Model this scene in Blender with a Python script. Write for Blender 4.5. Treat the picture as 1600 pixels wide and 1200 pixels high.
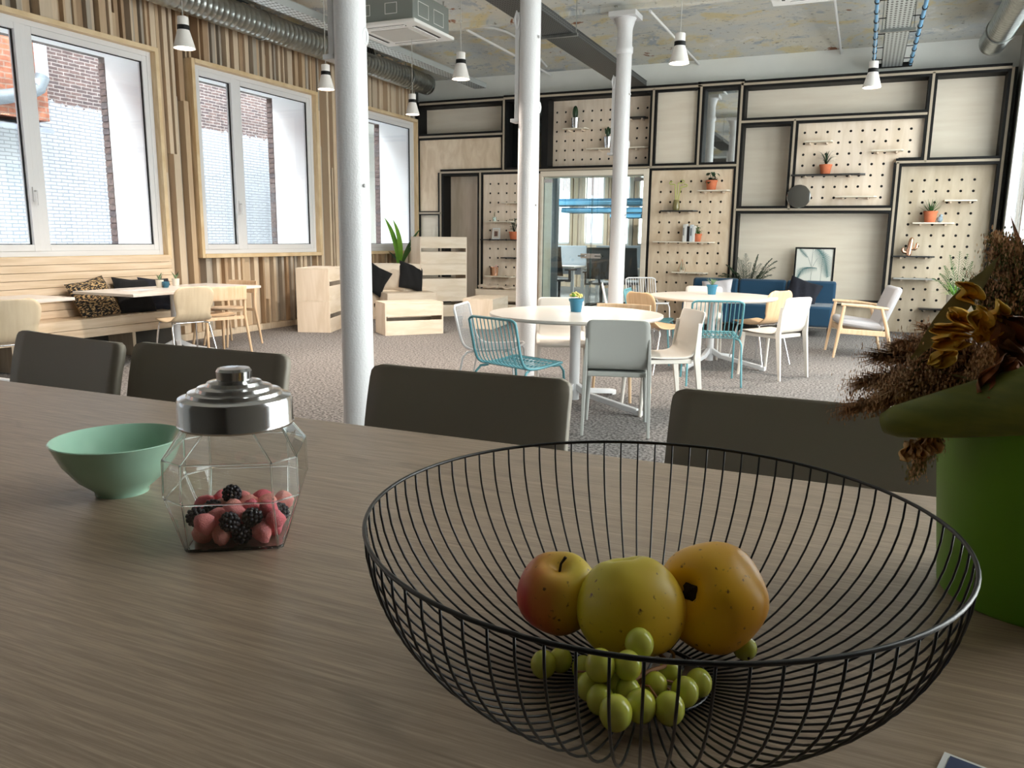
import bpy, math, random
from mathutils import Vector, Matrix
for o in list(bpy.data.objects): bpy.data.objects.remove(o)
S = bpy.context.scene
COL = S.collection
R = math.radians
# ---------------------------------------------------------------- camera
FPX = 1229.2256
AX_R = Vector((0.9156, 0.4015, 0.0117)); AX_D = Vector((0.0837, -0.1622, -0.9832)); AX_F = Vector((-0.3946, 0.9006, -0.1820))
EYE = Vector((0, 0, 1.31))
def _cam():
    yaw, pit, roll = -0.412867563, 0.182979792, -0.0119364941
    cy, sy, cp, sp = math.cos(yaw), math.sin(yaw), math.cos(pit), math.sin(pit)
    f = Vector((sy*cp, cy*cp, -sp)); r0 = Vector((cy, -sy, 0)); d0 = f.cross(r0)
    c, s = math.cos(roll), math.sin(roll)
    return c*r0+s*d0, -s*r0+c*d0, f
AX_R, AX_D, AX_F = _cam()
cam = bpy.data.objects.new('camera', bpy.data.cameras.new('camera')); COL.objects.link(cam)
cam.data.sensor_width = 36; cam.data.lens = FPX/1600*36; cam.data.clip_start = .02; cam.data.clip_end = 200
cam.matrix_world = Matrix(((AX_R.x, -AX_D.x, -AX_F.x, EYE.x), (AX_R.y, -AX_D.y, -AX_F.y, EYE.y), (AX_R.z, -AX_D.z, -AX_F.z, EYE.z), (0, 0, 0, 1)))
S.camera = cam
# ---------------------------------------------------------------- world, daylight, exposure
S.view_settings.view_transform = 'Standard'; S.view_settings.look = 'None'
S.view_settings.gamma = 1; S.view_settings.use_curve_mapping = False
S.view_settings.exposure = 0.74
S.cycles.use_denoising = True
S.cycles.max_bounces = 10; S.cycles.diffuse_bounces = 5; S.cycles.glossy_bounces = 5; S.cycles.transmission_bounces = 10; S.cycles.transparent_max_bounces = 24
S.cycles.sample_clamp_indirect = 6; S.cycles.caustics_reflective = False
W = bpy.data.worlds.new('overcast_sky'); S.world = W; W.use_nodes = True
bg = W.node_tree.nodes['Background']; bg.inputs[0].default_value = (.93, .97, 1.0, 1); bg.inputs[1].default_value = 7.6
def area(name, loc, rot, sx, sy, watts, col):
    d = bpy.data.lights.new(name, 'AREA'); d.shape = 'RECTANGLE'; d.size = sx; d.size_y = sy; d.energy = watts; d.color = col
    o = bpy.data.objects.new(name, d); COL.objects.link(o); o.location = loc; o.rotation_euler = rot; return o
# bright open sky over the street on the right hand windows' side
area('street_daylight', (4.2, 6.3, 2.3), (0, R(92), 0), 4.5, 11.0, 720, (1.0, .985, .97))

# ---------------------------------------------------------------- helpers: photo ray -> point on a real plane
def ray(px, py): return AX_R*((px-800)/FPX)+AX_D*((py-600)/FPX)+AX_F
def onY(px, py, Y): d = ray(px, py); return EYE+d*(Y/d.y)
def onX(px, py, X): d = ray(px, py); return EYE+d*(X/d.x)
def onZ(px, py, Z): d = ray(px, py); return EYE+d*((Z-1.31)/d.z)
def lin(v): v /= 255; return v/12.92 if v <= .04045 else ((v+.055)/1.055)**2.4
def rgb(r, g, b): return (lin(r), lin(g), lin(b), 1)

# ---------------------------------------------------------------- mesh builder
class MB:
    def __init__(s): s.v = []; s.f = []
    def add(s, vs, fs):
        n = len(s.v); s.v += [tuple(p) for p in vs]; s.f += [tuple(i+n for i in f) for f in fs]; return s
    def box(s, x0, x1, y0, y1, z0, z1):
        return s.add([(x0,y0,z0),(x1,y0,z0),(x1,y1,z0),(x0,y1,z0),(x0,y0,z1),(x1,y0,z1),(x1,y1,z1),(x0,y1,z1)],
                     [(0,3,2,1),(4,5,6,7),(0,1,5,4),(1,2,6,5),(2,3,7,6),(3,0,4,7)])
    def bar(s, a, b, w, t, up=(0,0,1)):
        a = Vector(a); b = Vector(b); d = (b-a).normalized(); u = Vector(up)
        sx = d.cross(u)
        if sx.length < 1e-4: sx = d.cross(Vector((0,1,0)))
        sx.normalize(); uz = sx.cross(d)
        vs = []
        for p in (a, b):
            for i, j in ((-1,-1),(1,-1),(1,1),(-1,1)): vs.append(p+sx*(w/2*i)+uz*(t/2*j))
        return s.add(vs, [(0,1,2,3),(7,6,5,4),(0,4,5,1),(1,5,6,2),(2,6,7,3),(3,7,4,0)])
    def tube(s, pts, rad, seg=8, closed=False, cap=True):
        pts = [Vector(p) for p in pts]; n = len(pts)
        rs = rad if isinstance(rad, (list, tuple)) else [rad]*n
        t0 = (pts[1]-pts[0]).normalized()
        nrm = t0.cross(Vector((0,0,1)))
        if nrm.length < 1e-3: nrm = t0.cross(Vector((1,0,0)))
        nrm.normalize(); base = len(s.v); prev = t0
        for i, p in enumerate(pts):
            if closed: t = (pts[(i+1) % n]-pts[i-1]).normalized()
            else: t = (pts[min(i+1, n-1)]-pts[max(i-1, 0)]).normalized()
            q = prev.rotation_difference(t); nrm = q @ nrm; nrm = (nrm-t*nrm.dot(t)).normalized(); prev = t
            bn = t.cross(nrm)
            for k in range(seg):
                a = 2*math.pi*k/seg; s.v.append(tuple(p+(nrm*math.cos(a)+bn*math.sin(a))*rs[i]))
        for i in range(n if closed else n-1):
            j = (i+1) % n
            for k in range(seg):
                l = (k+1) % seg
                s.f.append((base+i*seg+k, base+i*seg+l, base+j*seg+l, base+j*seg+k))
        if cap and not closed:
            s.f.append(tuple(base+k for k in reversed(range(seg)))); s.f.append(tuple(base+(n-1)*seg+k for k in range(seg)))
        return s
    def lathe(s, prof, seg=24, c=(0,0,0), closed=False):
        base = len(s.v); n = len(prof)
        for r_, z in prof:
            for k in range(seg):
                a = 2*math.pi*k/seg; s.v.append((c[0]+r_*math.cos(a), c[1]+r_*math.sin(a), c[2]+z))
        for i in range(n if closed else n-1):
            j = (i+1) % n
            for k in range(seg):
                l = (k+1) % seg; s.f.append((base+i*seg+k, base+i*seg+l, base+j*seg+l, base+j*seg+k))
        if not closed:
            if prof[0][0] > 1e-5: s.f.append(tuple(base+k for k in reversed(range(seg))))
            if prof[-1][0] > 1e-5: s.f.append(tuple(base+(n-1)*seg+k for k in range(seg)))
        return s
    def grid(s, fn, nu, nv, wrap=False):
        base = len(s.v)
        for i in range(nu+1):
            for j in range(nv+1): s.v.append(tuple(fn(i/nu, j/nv)))
        for i in range(nu):
            for j in range(nv):
                a = base+i*(nv+1)+j; s.f.append((a, a+nv+1, a+nv+2, a+1))
        return s
    def ball(s, c, r, seg=12, rings=8, fn=None):
        c = Vector(c); rx, ry, rz = r if isinstance(r, (tuple, list)) else (r, r, r); base = len(s.v)
        s.v.append(tuple(c+Vector((0, 0, -rz*(fn(Vector((0, 0, -1))) if fn else 1)))))
        for i in range(1, rings):
            t = math.pi*i/rings
            for k in range(seg):
                a = 2*math.pi*k/seg
                d = Vector((math.sin(t)*math.cos(a), math.sin(t)*math.sin(a), -math.cos(t)))
                m = fn(d) if fn else 1
                s.v.append((c.x+d.x*rx*m, c.y+d.y*ry*m, c.z+d.z*rz*m))
        s.v.append(tuple(c+Vector((0, 0, rz*(fn(Vector((0, 0, 1))) if fn else 1)))))
        for k in range(seg): s.f.append((base, base+1+(k+1) % seg, base+1+k))
        for i in range(rings-2):
            for k in range(seg):
                l = (k+1) % seg; a = base+1+i*seg; s.f.append((a+k, a+l, a+seg+l, a+seg+k))
        e = len(s.v)-1; a = base+1+(rings-2)*seg
        for k in range(seg): s.f.append((a+k, a+(k+1) % seg, e))
        return s
    def prism(s, poly, z0, z1):
        n = len(poly); base = len(s.v)
        s.v += [(x, y, z0) for x, y in poly]+[(x, y, z1) for x, y in poly]
        s.f.append(tuple(base+i for i in reversed(range(n)))); s.f.append(tuple(base+n+i for i in range(n)))
        for i in range(n): j = (i+1) % n; s.f.append((base+i, base+j, base+n+j, base+n+i))
        return s
    def blade(s, pts, wid, nrm=(0,0,1), fold=.25, wfn=None):
        """a leaf: strip along pts with a centre fold"""
        pts = [Vector(p) for p in pts]; n = len(pts); base = len(s.v); nrm = Vector(nrm)
        for i, p in enumerate(pts):
            t = (pts[min(i+1, n-1)]-pts[max(i-1, 0)]).normalized(); sd = t.cross(nrm)
            if sd.length < 1e-4: sd = Vector((1,0,0))
            sd.normalize(); u = sd.cross(t); k = i/(n-1)
            w = wid*(wfn(k) if wfn else math.sin(math.pi*min(1, .12+.88*k))**.8)/2
            s.v += [tuple(p-sd*w+u*(w*fold)), tuple(p), tuple(p+sd*w+u*(w*fold))]
        for i in range(n-1):
            a = base+i*3; s.f += [(a, a+1, a+4, a+3), (a+1, a+2, a+5, a+4)]
        return s
    def mesh(s, name):
        me = bpy.data.meshes.new(name); me.from_pydata(s.v, [], s.f); me.update(); return me
    def build(s, name, mat, parent=None, smooth=None, bevel=0, solid=0, sub=0, kind=None, label=None, loc=None, rot=None):
        me = s.mesh(name)
        if mat: me.materials.append(mat)
        if smooth is not None:
            me.shade_smooth(); me.set_sharp_from_angle(angle=R(smooth))
        o = bpy.data.objects.new(name, me); COL.objects.link(o)
        if parent: o.parent = parent
        if loc: o.location = loc
        if rot: o.rotation_euler = rot
        if solid: m = o.modifiers.new('solid', 'SOLIDIFY'); m.thickness = solid; m.offset = 0
        if bevel: m = o.modifiers.new('bevel', 'BEVEL'); m.width = bevel; m.segments = 2; m.limit_method = 'ANGLE'; m.angle_limit = R(40)
        if sub: m = o.modifiers.new('sub', 'SUBSURF'); m.levels = sub; m.render_levels = sub
        if kind: o['kind'] = kind
        if label: o['label'] = label
        return o
def tag(o, label, cat, group=None):
    o['label'] = label; o['category'] = cat
    if group: o['group'] = group
    return o
def thing(name, label, cat, loc=(0,0,0), rz=0, group=None):
    o = bpy.data.objects.new(name, None); COL.objects.link(o); o.location = loc; o.rotation_euler = (0, 0, rz); o.empty_display_size = .05
    return tag(o, label, cat, group)
def struct(o): o['kind'] = 'structure'; return o
def sroot(name, loc=(0,0,0)):
    o = bpy.data.objects.new(name, None); COL.objects.link(o); o.location = loc; return struct(o)
def dup(root, loc, rz, label, group=None):
    r = root.copy(); COL.objects.link(r); r.location = loc; r.rotation_euler = (0, 0, rz); r['label'] = label
    if group: r['group'] = group
    for ch in list(root.children):
        c = ch.copy(); COL.objects.link(c); c.parent = r
        for g in list(ch.children):
            d = g.copy(); COL.objects.link(d); d.parent = c
    return r
def face(fx, fy): return math.atan2(-fx, fy)      # rotation that turns local +Y towards (fx, fy)

# ---------------------------------------------------------------- materials
def newmat(name):
    m = bpy.data.materials.new(name); m.use_nodes = True
    nt = m.node_tree; return m, nt, nt.nodes['Principled BSDF']
def mat(name, col, rough=.5, metal=0, col2=None, scale=(1,1,1), nscale=5, detail=5, ramp=(.35, .65), bump=0, bscale=60, bstretch=None, coat=0, sheen=0, sss=0, trans=0, ior=1.5, emit=0, spec=.5, dist=0):
    m, nt, b = newmat(name); N = nt.nodes; L = nt.links
    b.inputs['Base Color'].default_value = col; b.inputs['Roughness'].default_value = rough; b.inputs['Metallic'].default_value = metal
    b.inputs['Coat Weight'].default_value = coat; b.inputs['Sheen Weight'].default_value = sheen; b.inputs['IOR'].default_value = ior
    b.inputs['Transmission Weight'].default_value = trans; b.inputs['Specular IOR Level'].default_value = spec
    if sss: b.inputs['Subsurface Weight'].default_value = sss; b.inputs['Subsurface Scale'].default_value = .01
    if emit: b.inputs['Emission Color'].default_value = col; b.inputs['Emission Strength'].default_value = emit
    if col2 or bump:
        tc = N.new('ShaderNodeTexCoord'); mp = N.new('ShaderNodeMapping'); mp.inputs['Scale'].default_value = scale
        L.new(tc.outputs['Object'], mp.inputs[0])
    if col2:
        nz = N.new('ShaderNodeTexNoise'); nz.inputs['Scale'].default_value = nscale; nz.inputs['Detail'].default_value = detail; nz.inputs['Distortion'].default_value = dist
        L.new(mp.outputs[0], nz.inputs[0])
        cr = N.new('ShaderNodeValToRGB'); e = cr.color_ramp.elements; e[0].position = ramp[0]; e[1].position = ramp[1]; e[0].color = col; e[1].color = col2
        L.new(nz.outputs[0], cr.inputs[0]); L.new(cr.outputs[0], b.inputs['Base Color'])
    if bump:
        nb = N.new('ShaderNodeTexNoise'); nb.inputs['Scale'].default_value = bscale; nb.inputs['Detail'].default_value = 4
        if bstretch: mp2 = N.new('ShaderNodeMapping'); mp2.inputs['Scale'].default_value = bstretch; L.new(tc.outputs['Object'], mp2.inputs[0]); L.new(mp2.outputs[0], nb.inputs[0])
        else: L.new(tc.outputs['Object'], nb.inputs[0])
        bp = N.new('ShaderNodeBump'); bp.inputs['Strength'].default_value = bump; bp.inputs['Distance'].default_value = .01
        L.new(nb.outputs[0], bp.inputs['Height']); L.new(bp.outputs[0], b.inputs['Normal'])
    return m
def pane_mat(name, tint, refl=.04, rough=0):
    m = bpy.data.materials.new(name); m.use_nodes = True; nt = m.node_tree; nt.nodes.clear(); N = nt.nodes; L = nt.links
    out = N.new('ShaderNodeOutputMaterial'); mx = N.new('ShaderNodeMixShader'); tr = N.new('ShaderNodeBsdfTransparent'); gl = N.new('ShaderNodeBsdfGlossy')
    lw = N.new('ShaderNodeLayerWeight'); pw = N.new('ShaderNodeMath'); pw.operation = 'POWER'; pw.inputs[1].default_value = 5; ma = N.new('ShaderNodeMath'); ma.operation = 'MULTIPLY_ADD'; ma.inputs[1].default_value = 1-refl; ma.inputs[2].default_value = refl
    lw.inputs[0].default_value = .5; L.new(lw.outputs['Facing'], pw.inputs[0]); L.new(pw.outputs[0], ma.inputs[0])
    tr.inputs[0].default_value = tint; gl.inputs['Roughness'].default_value = rough
    L.new(ma.outputs[0], mx.inputs[0]); L.new(tr.outputs[0], mx.inputs[1]); L.new(gl.outputs[0], mx.inputs[2]); L.new(mx.outputs[0], out.inputs[0])
    return m
def brick_mat(name, axes, c1, c2, mortar, bw, bh, msize, white_below=None, bump=.6):
    m, nt, b = newmat(name); N = nt.nodes; L = nt.links
    tc = N.new('ShaderNodeTexCoord'); sp = N.new('ShaderNodeSeparateXYZ'); cb = N.new('ShaderNodeCombineXYZ')
    L.new(tc.outputs['Object'], sp.inputs[0]); L.new(sp.outputs[axes[0]], cb.inputs[0]); L.new(sp.outputs[axes[1]], cb.inputs[1])
    br = N.new('ShaderNodeTexBrick'); br.inputs['Scale'].default_value = 1; br.inputs['Brick Width'].default_value = bw; br.inputs['Row Height'].default_value = bh; br.inputs['Mortar Size'].default_value = msize
    br.inputs['Color1'].default_value = c1; br.inputs['Color2'].default_value = c2; br.inputs['Mortar'].default_value = mortar
    nz = N.new('ShaderNodeTexNoise'); nz.inputs['Scale'].default_value = 9; nz.inputs['Detail'].default_value = 7.6
    L.new(tc.outputs['Object'], nz.inputs[0])
    vs = N.new('ShaderNodeVectorMath'); vs.operation = 'MULTIPLY_ADD'; vs.inputs[1].default_value = (.02,.02,0)
    L.new(nz.outputs['Color'], vs.inputs[0]); L.new(cb.outputs[0], vs.inputs[2]); L.new(vs.outputs[0], br.inputs[0])
    mx = N.new('ShaderNodeMixRGB'); mx.blend_type = 'MULTIPLY'; mx.inputs[0].default_value = .7
    cr = N.new('ShaderNodeValToRGB'); cr.color_ramp.elements[0].color = (.35,.33,.33,1); cr.color_ramp.elements[0].position = .3; cr.color_ramp.elements[1].position = .7
    L.new(nz.outputs[0], cr.inputs[0]); L.new(br.outputs[0], mx.inputs[1]); L.new(cr.outputs[0], mx.inputs[2])
    colout = mx.outputs[0]
    if white_below is not None:
        # limewash up to a ragged line
        ad = N.new('ShaderNodeMath'); ad.operation = 'MULTIPLY_ADD'; ad.inputs[1].default_value = .25
        L.new(nz.outputs[0], ad.inputs[0]); L.new(sp.outputs[2], ad.inputs[2])
        lt = N.new('ShaderNodeMath'); lt.operation = 'LESS_THAN'; lt.inputs[1].default_value = white_below+.125
        L.new(ad.outputs[0], lt.inputs[0])
        wh = N.new('ShaderNodeMixRGB'); wh.inputs[1].default_value = (.27,.285,.305,1); wh.inputs[2].default_value = (.15,.16,.18,1)
        L.new(br.outputs['Fac'], wh.inputs[0])
        m2 = N.new('ShaderNodeMixRGB'); L.new(lt.outputs[0], m2.inputs[0]); L.new(colout, m2.inputs[1]); L.new(wh.outputs[0], m2.inputs[2]); colout = m2.outputs[0]
    L.new(colout, b.inputs['Base Color']); b.inputs['Roughness'].default_value = .9
    bp = N.new('ShaderNodeBump'); bp.inputs['Strength'].default_value = bump; bp.inputs['Distance'].default_value = .02; bp.invert = True
    L.new(br.outputs['Fac'], bp.inputs['Height']); L.new(bp.outputs[0], b.inputs['Normal'])
    return m
WHITE = mat('white_paint', rgb(226, 226, 224), .55)
WALLW = mat('white_wall', rgb(240, 242, 238), .8, col2=rgb(233, 235, 231), nscale=2)
COLW = mat('column_paint', rgb(212, 212, 214), .38, bump=.25, bscale=70)
FRAMEW = mat('window_white', rgb(222, 222, 224), .35)
REVEAL = mat('reveal_plaster', rgb(246, 247, 248), .9)
CARPET = mat('carpet', rgb(90, 87, 86), 1, col2=rgb(148, 144, 142), nscale=48, detail=6, ramp=(.42, .58), bump=.5, bscale=220, spec=.1)
PINE = [mat('pine_'+n, rgb(*a), .6, col2=rgb(*b), scale=(14,14,1.2), nscale=2.2, detail=6) for n, a, b in (
    ('pale', (222,203,178), (206,183,154)), ('cream', (212,195,172), (196,176,150)), ('tan', (204,180,150), (186,158,126)), ('grey', (184,174,160), (166,154,138)), ('brown', (182,154,124), (162,134,104)))]
PINEH = mat('pine_board', rgb(224,203,178), .55, col2=rgb(208,184,154), scale=(14,1.0,14), nscale=2.2, detail=6)
CASING = mat('pine_casing', rgb(226,203,166), .5, col2=rgb(208,180,138), scale=(12,1.5,1.5), nscale=3)
PLY = mat('birch_ply', rgb(234,215,190), .55, col2=rgb(216,193,164), scale=(3,3,.9), nscale=2.4, detail=7, dist=1.2)
PLYL = mat('birch_ply_pale', rgb(236,220,202), .55, col2=rgb(222,204,182), scale=(5,5,.8), nscale=2, detail=6, dist=.8)
CRATE = mat('crate_ply', rgb(232,218,200), .6, col2=rgb(220,203,180), scale=(1.2,5,6), nscale=2.2, detail=6, dist=.8)
CREAM = mat('cream_panel', rgb(234,224,207), .6, col2=rgb(226,214,196), scale=(.6,.6,5), nscale=2)
BLACK = mat('black_edge', rgb(12,12,12), .6, spec=.3)
EDGE = mat('ply_edge', rgb(176,163,144), .6)
GRYPLY = mat('greyed_ply', rgb(208,194,172), .6, col2=rgb(184,168,144), scale=(4,4,.8), nscale=2)
MIRROR = mat('mirror', (.82,.86,.86,1), .02, 1)
DARKMIR = mat('dark_mirror', (.10,.12,.12,1), .03, 1)
CHROME = mat('chrome', (.85,.86,.88,1), .12, 1)
STEEL = mat('brushed_steel', (.55,.55,.55,1), .16, 1)
GALV = mat('galvanised', (.46,.48,.47,1), .28, 1, col2=(.36,.38,.37,1), nscale=18)
WMET = mat('white_metal', rgb(214,214,216), .35)
WPLA = mat('white_plastic', rgb(222,216,208), .4)
GPLA = mat('grey_plastic', rgb(176,178,174), .45)
SPLA = mat('stool_plastic', rgb(138,131,119), .5)
SEDGE = mat('stool_edge', rgb(226,230,232), .45)
TEAL = mat('teal_metal', rgb(92,150,160), .4)
SHELLW = mat('oak_shell', rgb(220,188,150), .45, col2=rgb(206,170,130), scale=(16,2,2), nscale=2)
BEECH = mat('beech', rgb(220,192,160), .5, col2=rgb(206,174,138), scale=(10,10,1.5), nscale=3)
PALEWD = mat('pale_shell', rgb(214,196,168), .5, col2=rgb(204,184,154), scale=(12,2,2), nscale=2)
TOPW = mat('white_tabletop', rgb(212,205,198), .28)
GLASSW = pane_mat('window_glass', (.96,.98,.98,1), .04)
GLASSD = pane_mat('door_glass', (.88,.95,.95,1), .06)
BLUEFAB = mat('blue_wool', rgb(16,60,88), .95, sheen=.3, bump=.3, bscale=300)
NAVY = mat('navy_cotton', rgb(24,26,38), .9, bump=.4, bscale=25)
BLKFAB = mat('black_cotton', rgb(17,17,19), .95, bump=.4, bscale=25)
GREYFAB = mat('grey_wool', rgb(176,176,180), .95, bump=.3, bscale=300)
LINEN = mat('linen', rgb(206,190,172), .95, bump=.4, bscale=30)
TERRA = mat('terracotta', rgb(206,118,80), .8, col2=rgb(190,104,68), nscale=9)
LEAF = mat('leaf_green', rgb(48,84,40), .5, col2=rgb(72,112,52), nscale=6)
LEAFD = mat('leaf_dark', rgb(26,50,30), .45, col2=rgb(40,70,38), nscale=8)
LEAFB = mat('leaf_bright', rgb(120,176,52), .45, col2=rgb(92,150,40), nscale=6, sss=.0)
LEAFS = mat('succulent', rgb(120,146,110), .55)
COPPER = mat('copper', (.86,.52,.36,1), .2, 1)
BLUEPOT = mat('blue_pot', rgb(42,112,140), .5)
CLAYW = mat('white_clay', rgb(214,206,192), .8)
SOIL = mat('soil', rgb(50,38,28), 1)
CABLEB = mat('pale_blue_pipe', rgb(110,160,196), .5)
CABLEK = mat('black_band', rgb(24,24,26), .6)
BULB = mat('lamp_light', (1,.80,.62,1), .5, emit=9)
# ================================================================ SETTING
XL, XR, YB, YN = -7.80, 1.75, 13.3, -4.4
random.seed(4)
struct(MB().box(-8.5, XR+.3, YN-.2, YB+.25, -.12, 0).build('floor', CARPET))
# vaulted plaster ceiling between joists
BEAMS = [-5.1, -2.1, .92, 3.97, 7.02, 10.07, 13.3]
def zceil(y):
    for a, b in zip(BEAMS, BEAMS[1:]):
        if a <= y <= b: return 4.13+.24*math.sin(math.pi*(y-a)/(b-a))
    return 4.13
def ceil_mat():
    m, nt, b = newmat('peeling_plaster'); N = nt.nodes; L = nt.links
    tc = N.new('ShaderNodeTexCoord')
    def nz(scale, det, off, dist=0):
        mp = N.new('ShaderNodeMapping'); mp.inputs['Location'].default_value = off; mp.inputs['Scale'].default_value = (1, 1.3, .6); L.new(tc.outputs['Object'], mp.inputs[0])
        n = N.new('ShaderNodeTexNoise'); n.inputs['Scale'].default_value = scale; n.inputs['Detail'].default_value = det; n.inputs['Roughness'].default_value = .65; n.inputs['Distortion'].default_value = dist; L.new(mp.outputs[0], n.inputs[0]); return n.outputs[0]
    def ramp(src, p0, p1, c0=(0,0,0,1), c1=(1,1,1,1)):
        r_ = N.new('ShaderNodeValToRGB'); e = r_.color_ramp.elements; e[0].position = p0; e[1].position = p1; e[0].color = c0; e[1].color = c1; L.new(src, r_.inputs[0]); return r_.outputs[0]
    def mix(f, a, bcol):
        x = N.new('ShaderNodeMixRGB'); L.new(f, x.inputs[0]); L.new(a, x.inputs[1])
        if isinstance(bcol, tuple): x.inputs[2].default_value = bcol
        else: L.new(bcol, x.inputs[2])
        return x.outputs[0]
    base = ramp(nz(1.3, 6, (0,0,0)), .38, .62, rgb(206,209,207), rgb(222,217,202))
    a = mix(ramp(nz(1.6, 8, (7,3,0), .6), .54, .62), base, rgb(220,207,166))
    a = mix(ramp(nz(2.2, 9, (2,9,0), .5), .57, .64), a, rgb(178,185,190))
    a = mix(ramp(nz(3.1, 9, (5,1,4), .3), .60, .66), a, rgb(230,228,221))
    a = mix(ramp(nz(1.5, 10, (11,4,2), .4), .645, .66), a, rgb(150,104,78))
    a = mix(ramp(nz(14, 8, (1,4,2)), .60, .70), a, rgb(120,116,100))
    L.new(a, b.inputs['Base Color']); b.inputs['Roughness'].default_value = .85
    bp = N.new('ShaderNodeBump'); bp.inputs['Strength'].default_value = .35; bp.inputs['Distance'].default_value = .02
    L.new(nz(6, 9, (0,2,0)), bp.inputs['Height']); L.new(bp.outputs[0], b.inputs['Normal'])
    return m
CEIL = ceil_mat()
cm = MB(); n = 90
for i in range(n+1):
    y = YN-.2+(YB+.2-YN+.2)*i/n
    z = zceil(min(max(y, -5.1), 13.3))
    cm.v += [(-8.5, y, z), (XR+.3, y, z), (-8.5, y, z+.3), (XR+.3, y, z+.3)]
for i in range(n):
    a = i*4; cm.f += [(a, a+1, a+5, a+4), (a+2, a+6, a+7, a+3)]
ceiling = struct(cm.build('ceiling', CEIL, smooth=30))
for k, yb in enumerate(BEAMS[1:6]):
    struct(MB().box(XL, XR, yb-.05, yb+.05, 4.085, 4.15).build('trim_%d' % (k+1), CEIL, bevel=.006))
# ---- left wall: thick masonry with white reveals, four windows
WIN = [(-1.18, 1.17), (1.77, 4.12), (4.72, 7.07), (7.66, 10.0), (10.6, 12.93)]
ZS, ZT = 1.07, 3.36
w = MB()
for x0, x1 in ((-8.42, -7.80),):
    w.box(x0, x1, YN-.2, YB+.25, -.1, ZS).box(x0, x1, YN-.2, YB+.25, ZT, 4.8)
    ys = [YN-.2]+[v for p in WIN for v in p]+[YB+.25]
    for a, b in zip(ys[::2], ys[1::2]): w.box(x0, x1, a, b, ZS, ZT)
wall_left = struct(w.build('wall_left', REVEAL))
BRICKQ = [mat('quoin_brick_'+str(i), rgb(*c_), .9, col2=rgb(*d_), nscale=20) for i, (c_, d_) in enumerate((((96,84,84),(120,104,100)), ((118,100,94),(92,80,80)), ((84,78,82),(108,98,98))))]
BRK = brick_mat('old_brick', (1, 2), rgb(100,80,74), rgb(80,66,66), rgb(140,132,128), .24, .075, .010)
bk = MB(); bk.box(-8.53, -8.42, YN-.2, YB+.25, -.1, ZS-.02).box(-8.53, -8.42, YN-.2, YB+.25, ZT, 4.8)
for a, b in zip(ys[::2], ys[1::2]): bk.box(-8.53, -8.42, a+.004, b-.004, ZS-.02, ZT)
bk.build('brick_facing', BRK, wall_left)
qm = [MB().box(0, .104, 0, .12, 0, .064).mesh('brick') for _ in BRICKQ]
for q, m_ in zip(qm, BRICKQ): q.materials.append(m_)
for a, b in WIN[2:]:
    z = ZS
    while z < ZT-.06:
        o = bpy.data.objects.new('brick', random.choice(qm)); COL.objects.link(o); o.parent = wall_left
        o.location = (-8.528, b-.006-random.uniform(0, .004), z); z += .0745
MB().box(-7.80, -7.792, 4.4, YB, .02, 4.5).build('backing_board', mat('backing', rgb(70,74,72), .9), wall_left)
# hole the backing at the windows by laying it in strips instead
bo = [o for o in bpy.data.objects if o.name == 'backing_board'][0]
me = bo.data; bb = MB(); bb.box(-7.80, -7.792, 4.2, YB, .02, ZS).box(-7.80, -7.792, 4.2, YB, ZT, 4.6)
for a, b in ((4.2, 4.72), (7.07, 7.66), (10.0, 10.6), (12.93, YB)): bb.box(-7.80, -7.792, a, b, ZS, ZT)
nm = bb.mesh('backing_board'); nm.materials.append(me.materials[0]); bo.data = nm
# battens
slm = []
for m_ in PINE:
    q = MB().box(0, 1, 0, 1, 0, 1).mesh('slat'); q.materials.append(m_); slm.append(q)
SW = [3, 4, 3, 2, 2]
nsl = 0
def slat(y, wd, z0, z1, dep, k):
    global nsl
    o = bpy.data.objects.new('slat', slm[k]); COL.objects.link(o); o.parent = wall_left
    o.location = (-7.79, y, z0); o.scale = (dep, wd, z1-z0); nsl += 1
def battens(y0, y1, z0, z1, steps=.22, wide=1.0):
    y = y0; last = 0
    while y < y1-.015:
        wd = min(random.choice((.022, .03, .03, .045, .045, .06, .075))*wide, y1-y)
        dep = random.choice((.045, .07, .10, .13, .16))
        while abs(dep-last) < .02: dep = random.choice((.045, .07, .10, .13, .16))
        last = dep; k = random.choices(range(5), SW)[0]
        if dep < .06: k = random.choice((3, 4, 2))
        if random.random() < steps and z1-z0 > .7:
            zc = z0+(z1-z0)*random.uniform(.25, .75); k2 = random.choices(range(5), SW)[0]
            slat(y, wd, z0, zc, dep, k); slat(y, wd, zc+.004, z1, max(.03, dep-.05), k2)
        else: slat(y, wd, z0, z1, dep, k)
        y += wd+random.choice((.002, .006, .014, .02))
battens(4.12, 4.67, .09, 4.3, .2, 1.7); battens(4.72, 7.07, ZT+.055, 4.3, .25, 1.15); battens(7.125, 7.605, .09, 4.3, .5); battens(7.66, 10.0, ZT+.055, 4.3, .25, 1.15)
battens(7.66, 10.0, .09, ZS-.055, .12, 1.1); battens(10.055, 10.545, .09, 4.3, .5); battens(10.6, 12.9, ZT+.055, 4.3, .2, 1.2); battens(10.6, 12.9, .09, ZS-.055, .1, 1.25)
battens(7.07, 7.125, ZT+.055, 4.3); battens(10.0, 10.055, ZT+.055, 4.3)
struct(MB().box(-7.79, -7.66, 7.12, 12.95, 0, .085).build('baseboard_left', PINE[1], bevel=.004))
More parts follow.
